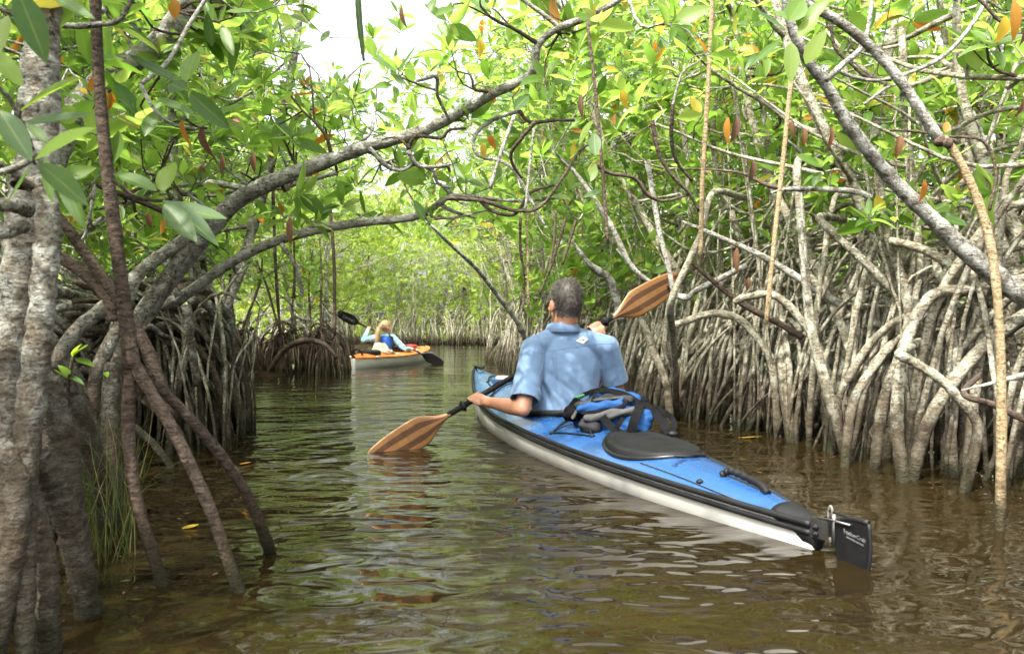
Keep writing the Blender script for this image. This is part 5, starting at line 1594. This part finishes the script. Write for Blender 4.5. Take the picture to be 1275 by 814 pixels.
for S_, E_, W_, H_ in ((SL, EL, WL, HL_), (SR, ER, WR, HR)):
    capsule(body, S_, S_ + (E_ - S_) * 0.5, 0.058, 0.050); capsule(body, S_ + (E_ - S_) * 0.5, E_, 0.050, 0.041)
    m1 = E_ + (W_ - E_) * 0.3
    capsule(body, E_, m1, 0.041, 0.043); capsule(body, m1, E_ + (W_ - E_) * 0.7, 0.043, 0.033); capsule(body, E_ + (W_ - E_) * 0.7, W_, 0.033, 0.027)
hand_prims(body, WL, HL_, pax, (0, 0.3, 1), 1.0, 0.0155, 1)
hand_prims(body, WR, HR, pax, (0, 0.3, 1), 1.0, 0.0155, -1)
# legs run forward under the deck
for s in (-1, 1):
    hip = mw + rgt * 0.09 * s + upv * 0.07; knee = mw + rgt * 0.15 * s + fwd * 0.44 + upv * 0.15; ank = mw + rgt * 0.09 * s + fwd * 0.86 + upv * 0.0
    capsule(body, hip, knee, 0.078, 0.056); capsule(body, knee, ank, 0.054, 0.04); capsule(body, ank, ank + fwd * 0.03 + upv * 0.12, 0.04, 0.03)
BV, BN, BF = remeshed(body, 0.0062, 5)
man_o = from_arrays('body', BV, BF, M_SKIN, man, tuple(mw))
face_parts(man, tuple(mw), hc, face, frt, upv, 1.03, (simple('lips', (0.36, 0.13, 0.10), 0.5), simple('dark_brow', (0.06, 0.045, 0.035), 0.8)))
# shorts
sh = MB()
for s in (-1, 1):
    hip = mw + rgt * 0.09 * s + upv * 0.07; knee = mw + rgt * 0.145 * s + fwd * 0.38 + upv * 0.145
    capsule(sh, hip - fwd * 0.03, knee, 0.098, 0.074)
torso(sh, 0.010, TS[:4])
V, N_, F = remeshed(sh, 0.012, 4)
from_arrays('shorts', V, F, M_KHAKI, man, tuple(mw))
# shirt: torso and two wide short sleeves
st_ = MB()
SH = [(0.085, -0.0, 0.150, 0.125), (0.11, -0.0, 0.176, 0.138), (0.25, -0.002, 0.176, 0.122), (0.34, 0.003, 0.192, 0.124), (0.43, 0.008, 0.206, 0.126), (0.50, 0.010, 0.206, 0.120), (0.548, 0.010, 0.180, 0.104), (0.585, 0.009, 0.135, 0.094), (0.612, 0.008, 0.098, 0.088), (0.632, 0.007, 0.082, 0.080), (0.650, 0.006, 0.070, 0.070)]
torso(st_, 0.006, SH, 40)
hemL = SL + (EL - SL) * 0.86; hemR = SR + (ER - SR) * 0.80
capsule(st_, SL - nrm(EL - SL) * 0.005, SL + (EL - SL) * 0.45, 0.070, 0.072, 20)
capsule(st_, SL + (EL - SL) * 0.45, hemL + nrm(EL - SL) * 0.05, 0.072, 0.078, 20)
capsule(st_, SR, SR + (ER - SR) * 0.45, 0.068, 0.070, 20)
capsule(st_, SR + (ER - SR) * 0.45, hemR + nrm(ER - SR) * 0.05, 0.070, 0.076, 20)
for s_, q_ in ((SL, -1), (SR, 1)):
    capsule(st_, s_ + upv * 0.004, mw + upv * 0.606 + rgt * (0.042 * q_ + 0.004) + fwd * .05, 0.070, 0.052, 20)
V, N_, F = remeshed(st_, 0.0058, 22)


def wrinkle(V, N, folds):
    D = np.zeros(len(V))
    for a, b, w, amp in folds:
        a = np.asarray(a); b = np.asarray(b); ab = b - a
        t = np.clip(((V - a) @ ab) / (ab @ ab), 0, 1)
        d = np.linalg.norm(V - a - t[:, None] * ab, axis=1)
        D += 1.25 * amp * np.exp(-(d / w) ** 2) * np.sin(np.pi * (0.12 + 0.76 * t))
    return V + N * D[:, None]


pre_bvh = BVHTree.FromPolygons([tuple(v) for v in V], [tuple(f) for f in F])
def PF(px, py, d=4.18):
    o_ = Vector((0, 0, CAM_H)); r_ = (Vector(P(px, py, 1.0)) - o_).normalized()
    h_ = pre_bvh.ray_cast(o_, r_)[0]
    return P(px, py, d) if h_ is None else np.array(h_)
folds = []
for a, b, w, am in (((676, 470), (700, 505), 0.016, 0.010), ((676, 478), (690, 515), 0.013, -0.010), ((680, 462), (712, 488), 0.015, -0.007), ((672, 486), (676, 520), 0.014, 0.012), ((690, 440), (692, 470), 0.009, -0.007), ((693, 440), (695, 472), 0.008, 0.006),
                    ((700, 490), (730, 522), 0.018, 0.008), ((712, 478), (742, 505), 0.018, -0.007), ((740, 450), (745, 505), 0.022, 0.006), ((762, 440), (768, 480), 0.016, -0.008), ((765, 470), (742, 505), 0.016, 0.008), ((770, 482), (752, 510), 0.013, -0.007),
                    ((655, 450), (672, 485), 0.016, -0.009), ((660, 440), (678, 470), 0.014, 0.006), ((640, 470), (664, 498), 0.018, 0.007), ((645, 460), (655, 500), 0.013, -0.006), ((660, 415), (680, 430), 0.02, 0.005), ((720, 440), (722, 500), 0.025, 0.004), ((700, 515), (690, 530), 0.01, 0.008), ((710, 520), (706, 540), 0.01, -0.008)):
    pa, pb = PF(*a), PF(*b)
    folds.append((pa, pb, w, am))
V = wrinkle(V, N_, folds)
V = V + N_ * (0.0008 * (np.sin(V[:, 0] * 61 + 3 * np.sin(V[:, 2] * 37)) * np.sin(V[:, 2] * 53 + V[:, 1] * 44)))[:, None]
# open the sleeves at the hem
def beyond(V, S_, E_, hem, rad):
    ax = nrm(E_ - S_)
    return ((V - hem) @ ax > 0) & (np.linalg.norm((V - hem) - ((V - hem) @ ax)[:, None] * ax, axis=1) < rad)
cut = beyond(V, SL, EL, hemL, 0.12) & ((V - hemL) @ nrm(EL - SL) < 0.2)
cut |= beyond(V, SR, ER, hemR, 0.12)
cut |= (V[:, 2] > 0.650) & (np.linalg.norm((V - (mw + fwd * 0.055))[:, :2], axis=1) < 0.085)
F = F[~cut[F].any(1)]
o = from_arrays('shirt', V, F, M_SHIRT, man, tuple(mw))
o['label'] = 'light blue short sleeved shirt'
md = o.modifiers.new('thickness', 'SOLIDIFY'); md.thickness = 0.004; md.offset = -1
shirt_bvh = BVHTree.FromPolygons([tuple(v) for v in V], [tuple(f) for f in F])
shirt_o = o


def on_shirt(px, py, lift=0.002):
    p0 = Vector((0, 0, CAM_H)); d = Vector(P(px, py, 1.0)) - p0; d.normalize()
    h, n, i, dd = shirt_bvh.ray_cast(p0, d)
    if h is None: return None
    if n.dot(d) > 0: n = -n
    return np.array(h + n * lift)


def seam(pix, r=0.0016, n=40, mat=M_SHIRT, name='seam'):
    q = spline([(a, b, 0) for a, b in pix], n)
    pts = [on_shirt(a, b, r * 0.4) for a, b, _ in q]
    pts = np.array([p for p in pts if p is not None])
    if len(pts) > 4:
        mb = MB(); tube(mb, pts, r, 5); so_ = mb.obj(name, mat, shirt_o)
        so_.location = -Vector(mw)
        return so_
for pix in ([(748, 440), (746, 460), (744, 482)], [(664, 440), (685, 437), (710, 433), (745, 428), (764, 428)], [(694, 436), (692, 455), (693, 478)], [(688, 437), (683, 455), (680, 470)], [(760, 430), (766, 445), (768, 470)], [(664, 412), (673, 425), (677, 445), (672, 468)], [(634, 494), (646, 500), (660, 506)]):
    seam(pix)
# stand-up collar
ccen = mw + upv * 0.640 + fwd * 0.054
secs = []
a = np.linspace(0, 2 * math.pi, 49)[:-1]
ring = lambda z, r, lean: ccen + (np.cos(a)[:, None] * rgt * r * 1.06 + np.sin(a)[:, None] * fwd * r) + upv * (z + lean * np.maximum(-np.sin(a), -0.5)[:, None])
A = [ring(-0.030, 0.086, 0.002), ring(-0.010, 0.080, 0.006), ring(0.010, 0.076, 0.010), ring(0.022, 0.075, 0.013), ring(0.025, 0.078, 0.013), ring(0.010, 0.085, 0.006), ring(-0.016, 0.098, 0.002), ring(-0.020, 0.094, 0.002)]
n = len(A); sg_ = 48
i = np.arange(n - 1)[:, None] * sg_; j = np.arange(sg_)[None]; kk = (j + 1) % sg_
mb = MB(); mb.add(np.concatenate(A), np.stack([i + j, i + kk, i + sg_ + kk, i + sg_ + j], -1).reshape(-1, 4))
co_ = mb.obj('collar', M_SHIRT, shirt_o); co_.location = -Vector(mw)
# the small pale diamond emblem on the upper back
cpx = [(717.0, 424.5), (725.5, 418.5), (732.5, 422.2), (726.0, 428.0)]
g = 7; pts = []
for u in np.linspace(0, 1, g):
    for v in np.linspace(0, 1, g):
        q = (np.array(cpx[0]) * (1 - u) + np.array(cpx[1]) * u) * (1 - v) + (np.array(cpx[3]) * (1 - u) + np.array(cpx[2]) * u) * v
        pts.append(on_shirt(*q, 0.0022))
if all(p is not None for p in pts):
    mb = MB(); mb.add(pts, [(r_ * g + c_, r_ * g + c_ + 1, (r_ + 1) * g + c_ + 1, (r_ + 1) * g + c_) for r_ in range(g - 1) for c_ in range(g - 1)])
    em = mb.obj('emblem', simple('pale_print_cloth', (0.66, 0.66, 0.62), 0.8, var=0.03), shirt_o); em.location = -Vector(mw)
    mb = MB()
    for pix in ([(722, 423.5), (724.5, 423.0), (726.5, 423.2), (728.5, 422.2)], [(724.6, 421.2), (724.8, 422.2), (724.5, 423.2)], [(726, 423), (727, 424.5)]):
        q = [on_shirt(a_, b_, 0.0030) for a_, b_ in pix]
        tube(mb, spline(q, 8), 0.0016, 5)
    e2_ = mb.obj('figure_print', M_INK, shirt_o); e2_.location = -Vector(mw)
# hair
loc = BV - hc
xx, yy, zz = loc @ frt, loc @ face, loc @ upv
hl = np.where(yy > 0.03, 0.045 + (yy - 0.03) * 0.25, np.where(yy > -0.03, -0.015 + (yy + 0.03) * 1.0, -0.080))
mask = (zz > hl) & (np.linalg.norm(loc, axis=1) < 0.135) & ~((np.abs(xx) > 0.080) & (zz < 0.02) & (yy > -0.03))
def hair_mat(name, stops, rough=0.55):
    m, nt, bs = new_mat(name)
    isl = nd(nt, 'NewGeometry').outputs['Random Per Island']
    nt.links.new(ramp(nt, isl, stops), bs.inputs['Base Color'])
    bs.inputs['Roughness'].default_value = rough
    return m
M_HAIR = hair_mat('greying_dark_hair', [(0.0, (0.030, 0.024, 0.019)), (0.6, (0.045, 0.036, 0.028)), (0.92, (0.065, 0.056, 0.046)), (1.0, (0.12, 0.105, 0.09))])
hm = MB()
fm_ = BF[mask[BF].all(1)]
used = np.unique(fm_); remap = -np.ones(len(BV), int); remap[used] = np.arange(len(used))
thick = 0.007 + 0.011 * np.clip((zz[used] - 0.02) / 0.08, 0, 1)
edge = np.clip((zz[used] - hl[used]) / 0.02, 0, 1)
capV = BV[used] + BN[used] * (0.0015 + (thick - 0.0015) * edge)[:, None]
hm.add(capV, remap[fm_])
hair_strands(hm, capV, BN[used], edge > 0.02, lambda p: np.tile(-0.6 * upv + 0.25 * face, (len(p), 1)) + 0.0 * p, 5200, 0.013, 0.0011)
hm.obj('hair', M_HAIR, man, tuple(mw))

# ---- the wooden paddle
def paddle(name, label, hl, hr, over_l, over_r, blade_len, half_w, mats, shaft_r, mshaft, faceup, rings=True, tip=0.55):
    ax = nrm(hr - hl)
    A0 = hl - ax * over_l; B0 = hr + ax * over_r
    root = empty(name, tuple((hl + hr) / 2), label, 'paddle')
    base = tuple((hl + hr) / 2)
    vv = np.asarray(faceup, float); vv = nrm(vv - (vv @ ax) * ax); nn = np.cross(ax, vv)
    for end, dr, hw in ((A0, ax, half_w), (B0, -ax, half_w)):
        # blade from the tip (end) towards the shaft, a lamination of strips
        t = np.linspace(0, 1, 22)
        wid = hw * np.where(t < 0.62, np.sqrt(np.clip(1 - ((0.62 - t) / 0.62) ** 2.6 * (1 - tip ** 2), 0, 1)), 1 - 0.86 * smooth(0.62, 1.0, t) ** 0.9)
        wid[0] *= 0.80
        th = 0.0035 + 0.0125 * smooth(0.5, 1.0, t)
        bow = 0.030 * (1 - t) ** 2
        ns = 20
        s = np.linspace(-1, 1, ns + 1)
        C = end + dr * (t * blade_len)[:, None] + nn * bow[:, None]
        asym = 0.10 * hw * (1 - t) ** 2
        topV = C[:, None] + vv * (wid[:, None] * s[None] + asym[:, None])[..., None] + nn * (th[:, None] * np.sqrt(np.clip(1.02 - s[None] ** 2, 0.02, 1)))[..., None]
        botV = C[:, None] + vv * (wid[:, None] * s[None] + asym[:, None])[..., None] - nn * (th[:, None] * np.sqrt(np.clip(1.02 - s[None] ** 2, 0.02, 1)))[..., None]
        mb = MB()
        w_ = ns + 1
        ii = np.arange(21)[:, None] * w_ + np.arange(ns)[None]
        Q = np.stack([ii, ii + 1, ii + w_ + 1, ii + w_], -1).reshape(-1, 4)
        lam = np.tile(np.array([0] * 4 + [1] * 4 + [0] * 4 + [1] * 4 + [0] * 4) % len(mats), 21)
        mb.add(topV.reshape(-1, 3), Q); mb.qm[-1] = lam
        mb.add(botV.reshape(-1, 3), Q[:, ::-1]); mb.qm[-1] = lam
        L = np.arange(21)
        n0 = 22 * w_
        E = [(a * w_, (a + 1) * w_, n0 + (a + 1) * w_, n0 + a * w_) for a in L] + [(a * w_ + ns, n0 + a * w_ + ns, n0 + (a + 1) * w_ + ns, (a + 1) * w_ + ns) for a in L] + [(c, c + 1, n0 + c + 1, n0 + c) for c in range(ns)]
        mb.q.append(np.array(E)); mb.qm.append(np.zeros(len(E), int)); mb.quv.append(np.zeros((len(E), 4, 2)))
        bo = mb.obj('blade', list(mats), root, base)
        bo['label'] = 'blade dipped in the water' if end is A0 else 'raised blade'
        if end is A0: bl = bo
        else: brr = bo
    s0 = A0 + ax * (blade_len * 0.97); s1 = B0 - ax * (blade_len * 0.97)
    mb = MB(); tube(mb, [s0, (s0 + s1) / 2, s1], shaft_r, 14); mb.obj('shaft', mshaft, root, base)
    if rings:
        for c in (hl - ax * 0.075, hr + ax * 0.075):
            mb = MB()
            tube(mb, [c - ax * 0.016, c - ax * 0.008, c - ax * 0.004, c + ax * 0.004, c + ax * 0.008, c + ax * 0.016], [0.019, 0.021, 0.031, 0.031, 0.021, 0.019], 16)
            mb.obj('drip_ring', M_BLACK, root, base)
    return root, base, ax, vv, nn, A0, B0, bl, brr


def wood(name, c1, c2):
    m, nt, bs = new_mat(name)
    tc = nd(nt, 'NewGeometry').outputs['Position']
    mp = nd(nt, 'Mapping', Vector=tc); mp.inputs['Rotation'].default_value = (0, R(28), R(-18)); mp.inputs['Scale'].default_value = (6, 60, 60)
    nt.links.new(ramp(nt, noise(nt, mp.outputs[0], 1.5, 5, 0.65), [(0.3, c1), (0.7, c2)]), bs.inputs['Base Color'])
    bs.inputs['Roughness'].default_value = 0.32; bs.inputs['Coat Weight'].default_value = 0.25
    return m
M_W1 = wood('light_cedar', (0.25, 0.122, 0.043), (0.33, 0.17, 0.066))
M_W2 = wood('dark_walnut', (0.085, 0.041, 0.023), (0.125, 0.063, 0.035))
pd = paddle('paddle', 'wooden paddle with striped brown blades and black shaft in the hands of the man', HL_, HR, 0.66, 0.62, 0.50, 0.088, (M_W1, M_W2), 0.0155, M_BLACKM, (-0.25, -0.30, 1.0))
# small dark print near the raised tip
root, base, ax, vv, nn, A0, B0, bl, brr = pd
c = B0 - ax * 0.075 - nn * 0.016 * 0
mb = MB()
sgn = -1 if nn @ (np.array((0, 0, CAM_H)) - B0) < 0 else 1
for a_, b_ in (((-0.02, -0.016), (0.012, 0.014)), ((-0.02, 0.008), (0.014, -0.02)), ((-0.006, -0.03), (-0.002, 0.02))):
    tube(mb, [c + ax * a_[0] + vv * a_[1] + nn * (0.022 + sgn * 0.0055), c + ax * b_[0] + vv * b_[1] + nn * (0.020 + sgn * 0.0055)], 0.003, 5)
lo = mb.obj('blade_print', M_INK, brr); lo.location = -Vector(base)

# ---- backpack behind the seat
bagb = bk.world(np.array((0.06, -0.47, 0.17)))
bag = empty('backpack', tuple(bagb), 'blue and grey backpack with black straps strapped behind the seated man', 'backpack')
M_BAGB = simple('blue_nylon', (0.011, 0.050, 0.15), 0.7, bscale=90, bdist=0.002, var=0.15, spec=0.15)
M_BAGG = simple('grey_nylon', (0.022, 0.022, 0.024), 0.8, bscale=90, bdist=0.002, var=0.2, spec=0.1)
M_BAGK = simple('black_webbing', (0.005, 0.005, 0.0055), 0.8, bscale=200, bdist=0.001, spec=0.08)
M_BAGL = simple('pale_grey_mesh', (0.06, 0.06, 0.06), 0.85, bscale=220, bdist=0.002, spec=0.1)
def blob(name, prims, voxel, mat, parent, seams=0.0, sm=5):
    mb = MB()
    for k_, *a_ in prims:
        if k_ == 'e': ellipsoid(mb, *a_)
        else: capsule(mb, *a_)
    V, N, F = remeshed(mb, voxel, sm)
    V = V + N * (0.004 * np.sin(V[:, 0] * 70 + 2 * np.sin(V[:, 2] * 60)) * np.sin(V[:, 2] * 85 + V[:, 1] * 40))[:, None]
    return from_arrays(name, V, F, mat, parent, tuple(bagb))
B = lambda px, py, d: P(px, py, d)
blob('main_compartment', [('c', B(728, 522, 3.86), B(798, 516, 3.78), 0.060, 0.058), ('c', B(738, 506, 3.92), B(792, 504, 3.86), 0.050, 0.045)], 0.010, M_BAGB, bag)
blob('front_pocket', [('c', B(738, 530, 3.72), B(800, 522, 3.62), 0.046, 0.052), ('c', B(748, 536, 3.70), B(798, 532, 3.60), 0.034, 0.040)], 0.008, M_BAGB, bag)
blob('end_cap', [('e', B(734, 530, 3.70), (0.050, 0.048, 0.044)), ('c', B(730, 529, 3.69), B(740, 532, 3.66), 0.036, 0.038)], 0.007, M_BAGG, bag)
blob('grey_panel', [('c', B(731, 521, 3.66), B(766, 515, 3.61), 0.020, 0.024), ('c', B(760, 516, 3.61), B(790, 511, 3.60), 0.024, 0.017)], 0.006, M_BAGL, bag)
blob('middle_roll', [('c', B(724, 509, 3.74), B(774, 503, 3.68), 0.026, 0.026)], 0.007, M_BAGB, bag)
blob('lid_roll', [('c', B(719, 505, 3.78), B(760, 495, 3.74), 0.020, 0.022), ('c', B(755, 496, 3.74), B(786, 497, 3.70), 0.022, 0.018)], 0.007, M_BAGG, bag)
blob('lid', [('c', B(738, 492, 3.82), B(765, 489, 3.80), 0.024, 0.028), ('c', B(765, 489, 3.80), B(794, 496, 3.76), 0.028, 0.022)], 0.008, M_BAGB, bag)
blob('side_panel', [('c', B(706, 519, 3.84), B(720, 503, 3.84), 0.024, 0.026), ('e', B(714, 514, 3.80), (0.046, 0.04, 0.044))], 0.008, M_BAGK, bag)
blob('bottle_sleeve', [('c', B(714, 519, 3.76), B(722, 507, 3.77), 0.010, 0.010)], 0.005, simple('khaki_mesh', (0.10, 0.095, 0.06), 0.85), bag)
def strap(pts, w, mat, name='strap', th=0.003, n=26):
    q = spline(pts, n)
    T_ = np.gradient(q, axis=0); T_ /= np.linalg.norm(T_, axis=1, keepdims=True)
    cam_d = q - np.array((0, 0, CAM_H + 0.5)); sd_ = np.cross(T_, cam_d); sd_ /= np.linalg.norm(sd_, axis=1, keepdims=True)
    nn_ = np.cross(sd_, T_)
    Vv = np.stack([q - sd_ * w / 2 - nn_ * th / 2, q + sd_ * w / 2 - nn_ * th / 2, q + sd_ * w / 2 + nn_ * th / 2, q - sd_ * w / 2 + nn_ * th / 2], 1).reshape(-1, 3)
    i = np.arange(n - 1)[:, None] * 4; j = np.arange(4)[None]; k_ = (j + 1) % 4
    mb = MB(); mb.add(Vv, np.stack([i + j, i + k_, i + 4 + k_, i + 4 + j], -1).reshape(-1, 4))
    return mb.obj(name, mat, bag, tuple(bagb), smooth=False)
strap([B(797, 501, 3.70), B(795, 510, 3.56), B(790, 522, 3.53), B(786, 536, 3.53), B(785, 544, 3.54)], 0.040, M_BAGK)
strap([B(792, 502, 3.68), B(806, 507, 3.64), B(818, 517, 3.58), B(828, 530, 3.52), B(832, 540, 3.50)], 0.036, M_BAGK)
strap([B(800, 503, 3.70), B(818, 509, 3.66), B(834, 518, 3.60), B(840, 529, 3.56), B(834, 538, 3.53), B(824, 540, 3.52)], 0.024, M_BAGK)
strap([B(750, 518, 3.58), B(757, 527, 3.57), B(768, 537, 3.55), B(784, 543, 3.54)], 0.034, M_BAGK)
strap([B(776, 520, 3.56), B(770, 530, 3.55), B(764, 536, 3.56)], 0.018, M_BAGK)
strap([B(704, 518, 3.78), B(714, 500, 3.80), B(730, 490, 3.80), B(750, 485, 3.78), B(778, 490, 3.74), B(798, 502, 3.70)], 0.020, M_BAGK)
strap([B(737, 500, 3.72), B(742, 489, 3.76), B(756, 486, 3.76), B(770, 492, 3.72), B(782, 500, 3.68)], 0.012, M_BAGK)
strap([B(724, 514, 3.68), B(745, 512, 3.65), B(768, 508, 3.63), B(778, 502, 3.64), B(776, 497, 3.66)], 0.014, M_BAGK)
strap([B(722, 502, 3.75), B(745, 497, 3.72), B(776, 494, 3.69)], 0.008, M_BAGL)
strap([B(712, 521, 3.75), B(718, 511, 3.76), B(724, 504, 3.76)], 0.012, M_BAGL)
mb = MB()
for c_, r_ in ((B(786, 545, 3.55), (0.024, 0.012, 0.014)), (B(838, 540, 3.48), (0.022, 0.012, 0.012))):
    ellipsoid(mb, c_, r_, seg=12, rings=8)
mb.obj('buckle', M_BLACK, bag, tuple(bagb))
mb = MB(); ellipsoid(mb, B(800, 499, 3.78), (0.034, 0.03, 0.024)); ellipsoid(mb, B(806, 505, 3.76), (0.02, 0.02, 0.02)); mb.obj('mesh_pouch', M_BAGK, bag, tuple(bagb))
# seat back edge showing between shirt and deck
mb = MB(); tube(mb, spline([bk.world(np.array(p)) for p in ((-0.17, -0.08, 0.195), (-0.12, -0.17, 0.205), (0.0, -0.20, 0.21), (0.12, -0.17, 0.205), (0.17, -0.08, 0.195))], 18), [0.022] * 18, 10, flat=0.5)
so_ = mb.obj('seat_back', simple('grey_seat_fabric', (0.16, 0.16, 0.18), 0.8), bk.root)
so_.matrix_parent_inverse = (Matrix.Translation(Vector(KW)) @ Matrix.Rotation(KRZ, 4, 'Z')).inverted()

mb = MB()
for q_ in range(4):
    tube(mb, spline([B(713 + q_ * 2, 497 - q_, 3.78), B(717 + q_ * 3, 494 - q_, 3.77), B(721 + q_ * 2, 496 - q_, 3.77)], 6), 0.004, 5)
mb.obj('green_cord', simple('green_cord', (0.03, 0.16, 0.06), 0.7), bag, tuple(bagb))

# ---- the woman
ww = OW + (OB - OS) / OL * 0.02; ww[2] = 0
wf = nrm(np.append(od, 0)); wr = np.cross(wf, upv)
wom = empty('person', tuple(ww), 'woman with a blonde ponytail and blue life vest, seated in the orange kayak', 'person')
whc = P(480.5, 406.5, ww[1] + 0.0)
wd = ww[1]
wSL, wSR = P(468.5, 420, wd - 0.02), P(489, 420, wd)
wEL, wHL = P(452.5, 423.5, wd + 0.06), P(459.5, 408.5, wd + 0.34)
wER, wHR = P(504, 435, wd + 0.02), P(513, 434.5, wd + 0.26)
b = MB()
def wtorso(mb, g, secs):
    loft(mb, [(ww + upv * z + np.append((P(x_, 407, wd) - ww)[:2], 0), wr * (rx + g), wf * (ry + g)) for z, x_, rx, ry in secs], 24)
WT = [(0.05, 477, 0.14, 0.11), (0.14, 477, 0.16, 0.12), (0.26, 477, 0.13, 0.10), (0.38, 478, 0.145, 0.11), (0.46, 478.5, 0.15, 0.10), (0.50, 479, 0.10, 0.07), (0.53, 479.5, 0.05, 0.05)]
wtorso(b, -0.008, WT)
capsule(b, P(479.5, 419, wd), P(480.5, 410, wd + 0.01), 0.05, 0.048)
wface = nrm(wf * 0.86 + wr * 0.50); wfr = np.cross(wface, upv)
head_prims(b, whc, wface, wfr, upv, 0.95, jaw=0.92)
for S_, E_, H_ in ((wSL, wEL, wHL), (wSR, wER, wHR)):
    W_ = H_ + nrm(E_ - H_) * 0.07
    capsule(b, S_, E_, 0.045, 0.035); capsule(b, E_, W_, 0.036, 0.024)
wax = nrm(wHR - wHL)
hand_prims(b, wHL + nrm(wEL - wHL) * 0.07, wHL, wax, (0, 0.3, 1), 0.88, 0.014, 1)
hand_prims(b, wHR + nrm(wER - wHR) * 0.07, wHR, wax, (0, 0.3, 1), 0.88, 0.014, -1)
for s in (-1, 1):
    hip = ww + wr * 0.08 * s + upv * 0.09; knee = ww + wr * 0.14 * s + wf * 0.42 + upv * 0.20; ank = ww + wr * 0.1 * s + wf * 0.78 + upv * 0.05
    capsule(b, hip, knee, 0.07, 0.052); capsule(b, knee, ank, 0.05, 0.036); capsule(b, ank, ank + wf * 0.03 + upv * 0.1, 0.035, 0.026)
V, N_, F = remeshed(b, 0.0075, 4)
from_arrays('body', V, F, M_SKIN2, wom, tuple(ww))
face_parts(wom, tuple(ww), whc, wface, wfr, upv, 0.95, (bpy.data.materials['lips'], simple('fair_brow', (0.2, 0.13, 0.07), 0.8)))
WV, WN = V, N_; WF = F
b = MB(); wtorso(b, 0.006, WT)
for S_, E_, H_ in ((wSL, wEL, wHL), (wSR, wER, wHR)):
    W_ = H_ + nrm(E_ - H_) * 0.085
    capsule(b, S_, E_, 0.058, 0.050); capsule(b, E_, W_, 0.050, 0.036)
V, N_, F = remeshed(b, 0.010, 4)
V = V + N_ * (0.004 * np.sin(V[:, 0] * 50) * np.sin(V[:, 2] * 60))[:, None]
from_arrays('shirt', V, F, M_SHIRT2, wom, tuple(ww))
b = MB(); wtorso(b, 0.030, [(0.22, 477, 0.135, 0.115), (0.24, 477, 0.142, 0.12), (0.36, 478, 0.142, 0.125), (0.45, 478.5, 0.130, 0.11), (0.49, 479, 0.105, 0.085), (0.50, 479, 0.08, 0.06)])
V, N_, F = remeshed(b, 0.010, 4)
vest = from_arrays('life_vest', V, F, M_VEST, wom, tuple(ww))
b = MB(); wtorso(b, 0.036, [(0.19, 477, 0.14, 0.118), (0.20, 477, 0.146, 0.122), (0.25, 477, 0.146, 0.122), (0.26, 477, 0.14, 0.118)])
b.obj('waist_belt', M_BLACK, wom, tuple(ww))
for x0 in (488.5,):
    b = MB(); tube(b, spline([P(484, 417, wd - 0.12), P(489, 422, wd - 0.13), P(489, 436, wd - 0.15)], 8), 0.014, 6); b.obj('vest_trim', M_BLACK, wom, tuple(ww))
# blonde hair with a ponytail down the back
loc = WV - whc; xx, yy, zz = loc @ wfr, loc @ wface, loc @ upv
hl = np.where(yy > 0.03, 0.05, np.where(yy > -0.02, -0.01 + (yy + 0.02) * 1.1, -0.055))
mask = (zz > hl) & (np.linalg.norm(loc, axis=1) < 0.13)
hm = MB(); fm_ = WF[mask[WF].all(1)]; used = np.unique(fm_); remap = -np.ones(len(WV), int); remap[used] = np.arange(len(used))
hm.add(WV[used] + WN[used] * 0.012, remap[fm_])
M_BLONDE = hair_mat('blonde_hair', [(0.0, (0.30, 0.19, 0.09)), (0.5, (0.42, 0.29, 0.15)), (1.0, (0.52, 0.39, 0.22))])
hair_strands(hm, WV[used] + WN[used] * 0.012, WN[used], np.ones(len(used), bool), lambda p: np.tile(-wface * 0.9 - upv * 0.3, (len(p), 1)), 1500, 0.03, 0.002, 0.2)
pt = [P(475.5, 405, wd - 0.09), P(472, 409, wd - 0.15), P(470.5, 416, wd - 0.20), P(470, 424, wd - 0.205), P(470, 431, wd - 0.19)]
tube(hm, spline(pt, 16), np.interp(np.linspace(0, 1, 16), [0, 0.15, 0.5, 0.8, 1], [0.024, 0.038, 0.044, 0.034, 0.010]), 12)
q = spline(pt, 40)
for k in range(260):
    i0 = rng.integers(0, 28); off = rng.normal(0, 0.020, 3)
    tube(hm, q[i0:i0 + 12] + off + rng.normal(0, 0.004, (len(q[i0:i0 + 12]), 3)), 0.0025, 3, False)
ho = hm.obj('hair', M_BLONDE, wom, tuple(ww))
b = MB(); tube(b, [P(476, 404.8, wd - 0.075), P(475.2, 405.4, wd - 0.10)], 0.03, 12); b.obj('hair_tie', M_BLACK, wom, tuple(ww))
pw = paddle('paddle', 'black paddle with pale lettering on its raised blade, held by the distant woman', wHL, wHR, 0.62, 0.62, 0.46, 0.095, (M_BLACKG,), 0.015, M_BLACK, (0.3, -0.35, 1.0), rings=False)
root, base, ax, vv, nn, A0, B0, bl, brr = pw
s_ = 1 if nn @ (np.array((0, 0, CAM_H)) - A0) > 0 else -1
V, T = text_arrays('ONNO', 0.075, 0.0005)
c = A0 + ax * 0.23 + nn * (0.012 + s_ * 0.012)
uy = np.cross(nn * s_, ax)
Wd = c + V[:, :1] * ax + V[:, 1:2] * uy + V[:, 2:3] * nn
mb = MB(); mb.add(Wd, None, T); lo = mb.obj('lettering', bpy.data.materials['grey_print'], bl, smooth=False); lo.location = -Vector(base)
bpy.data.scenes.remove(TMP)
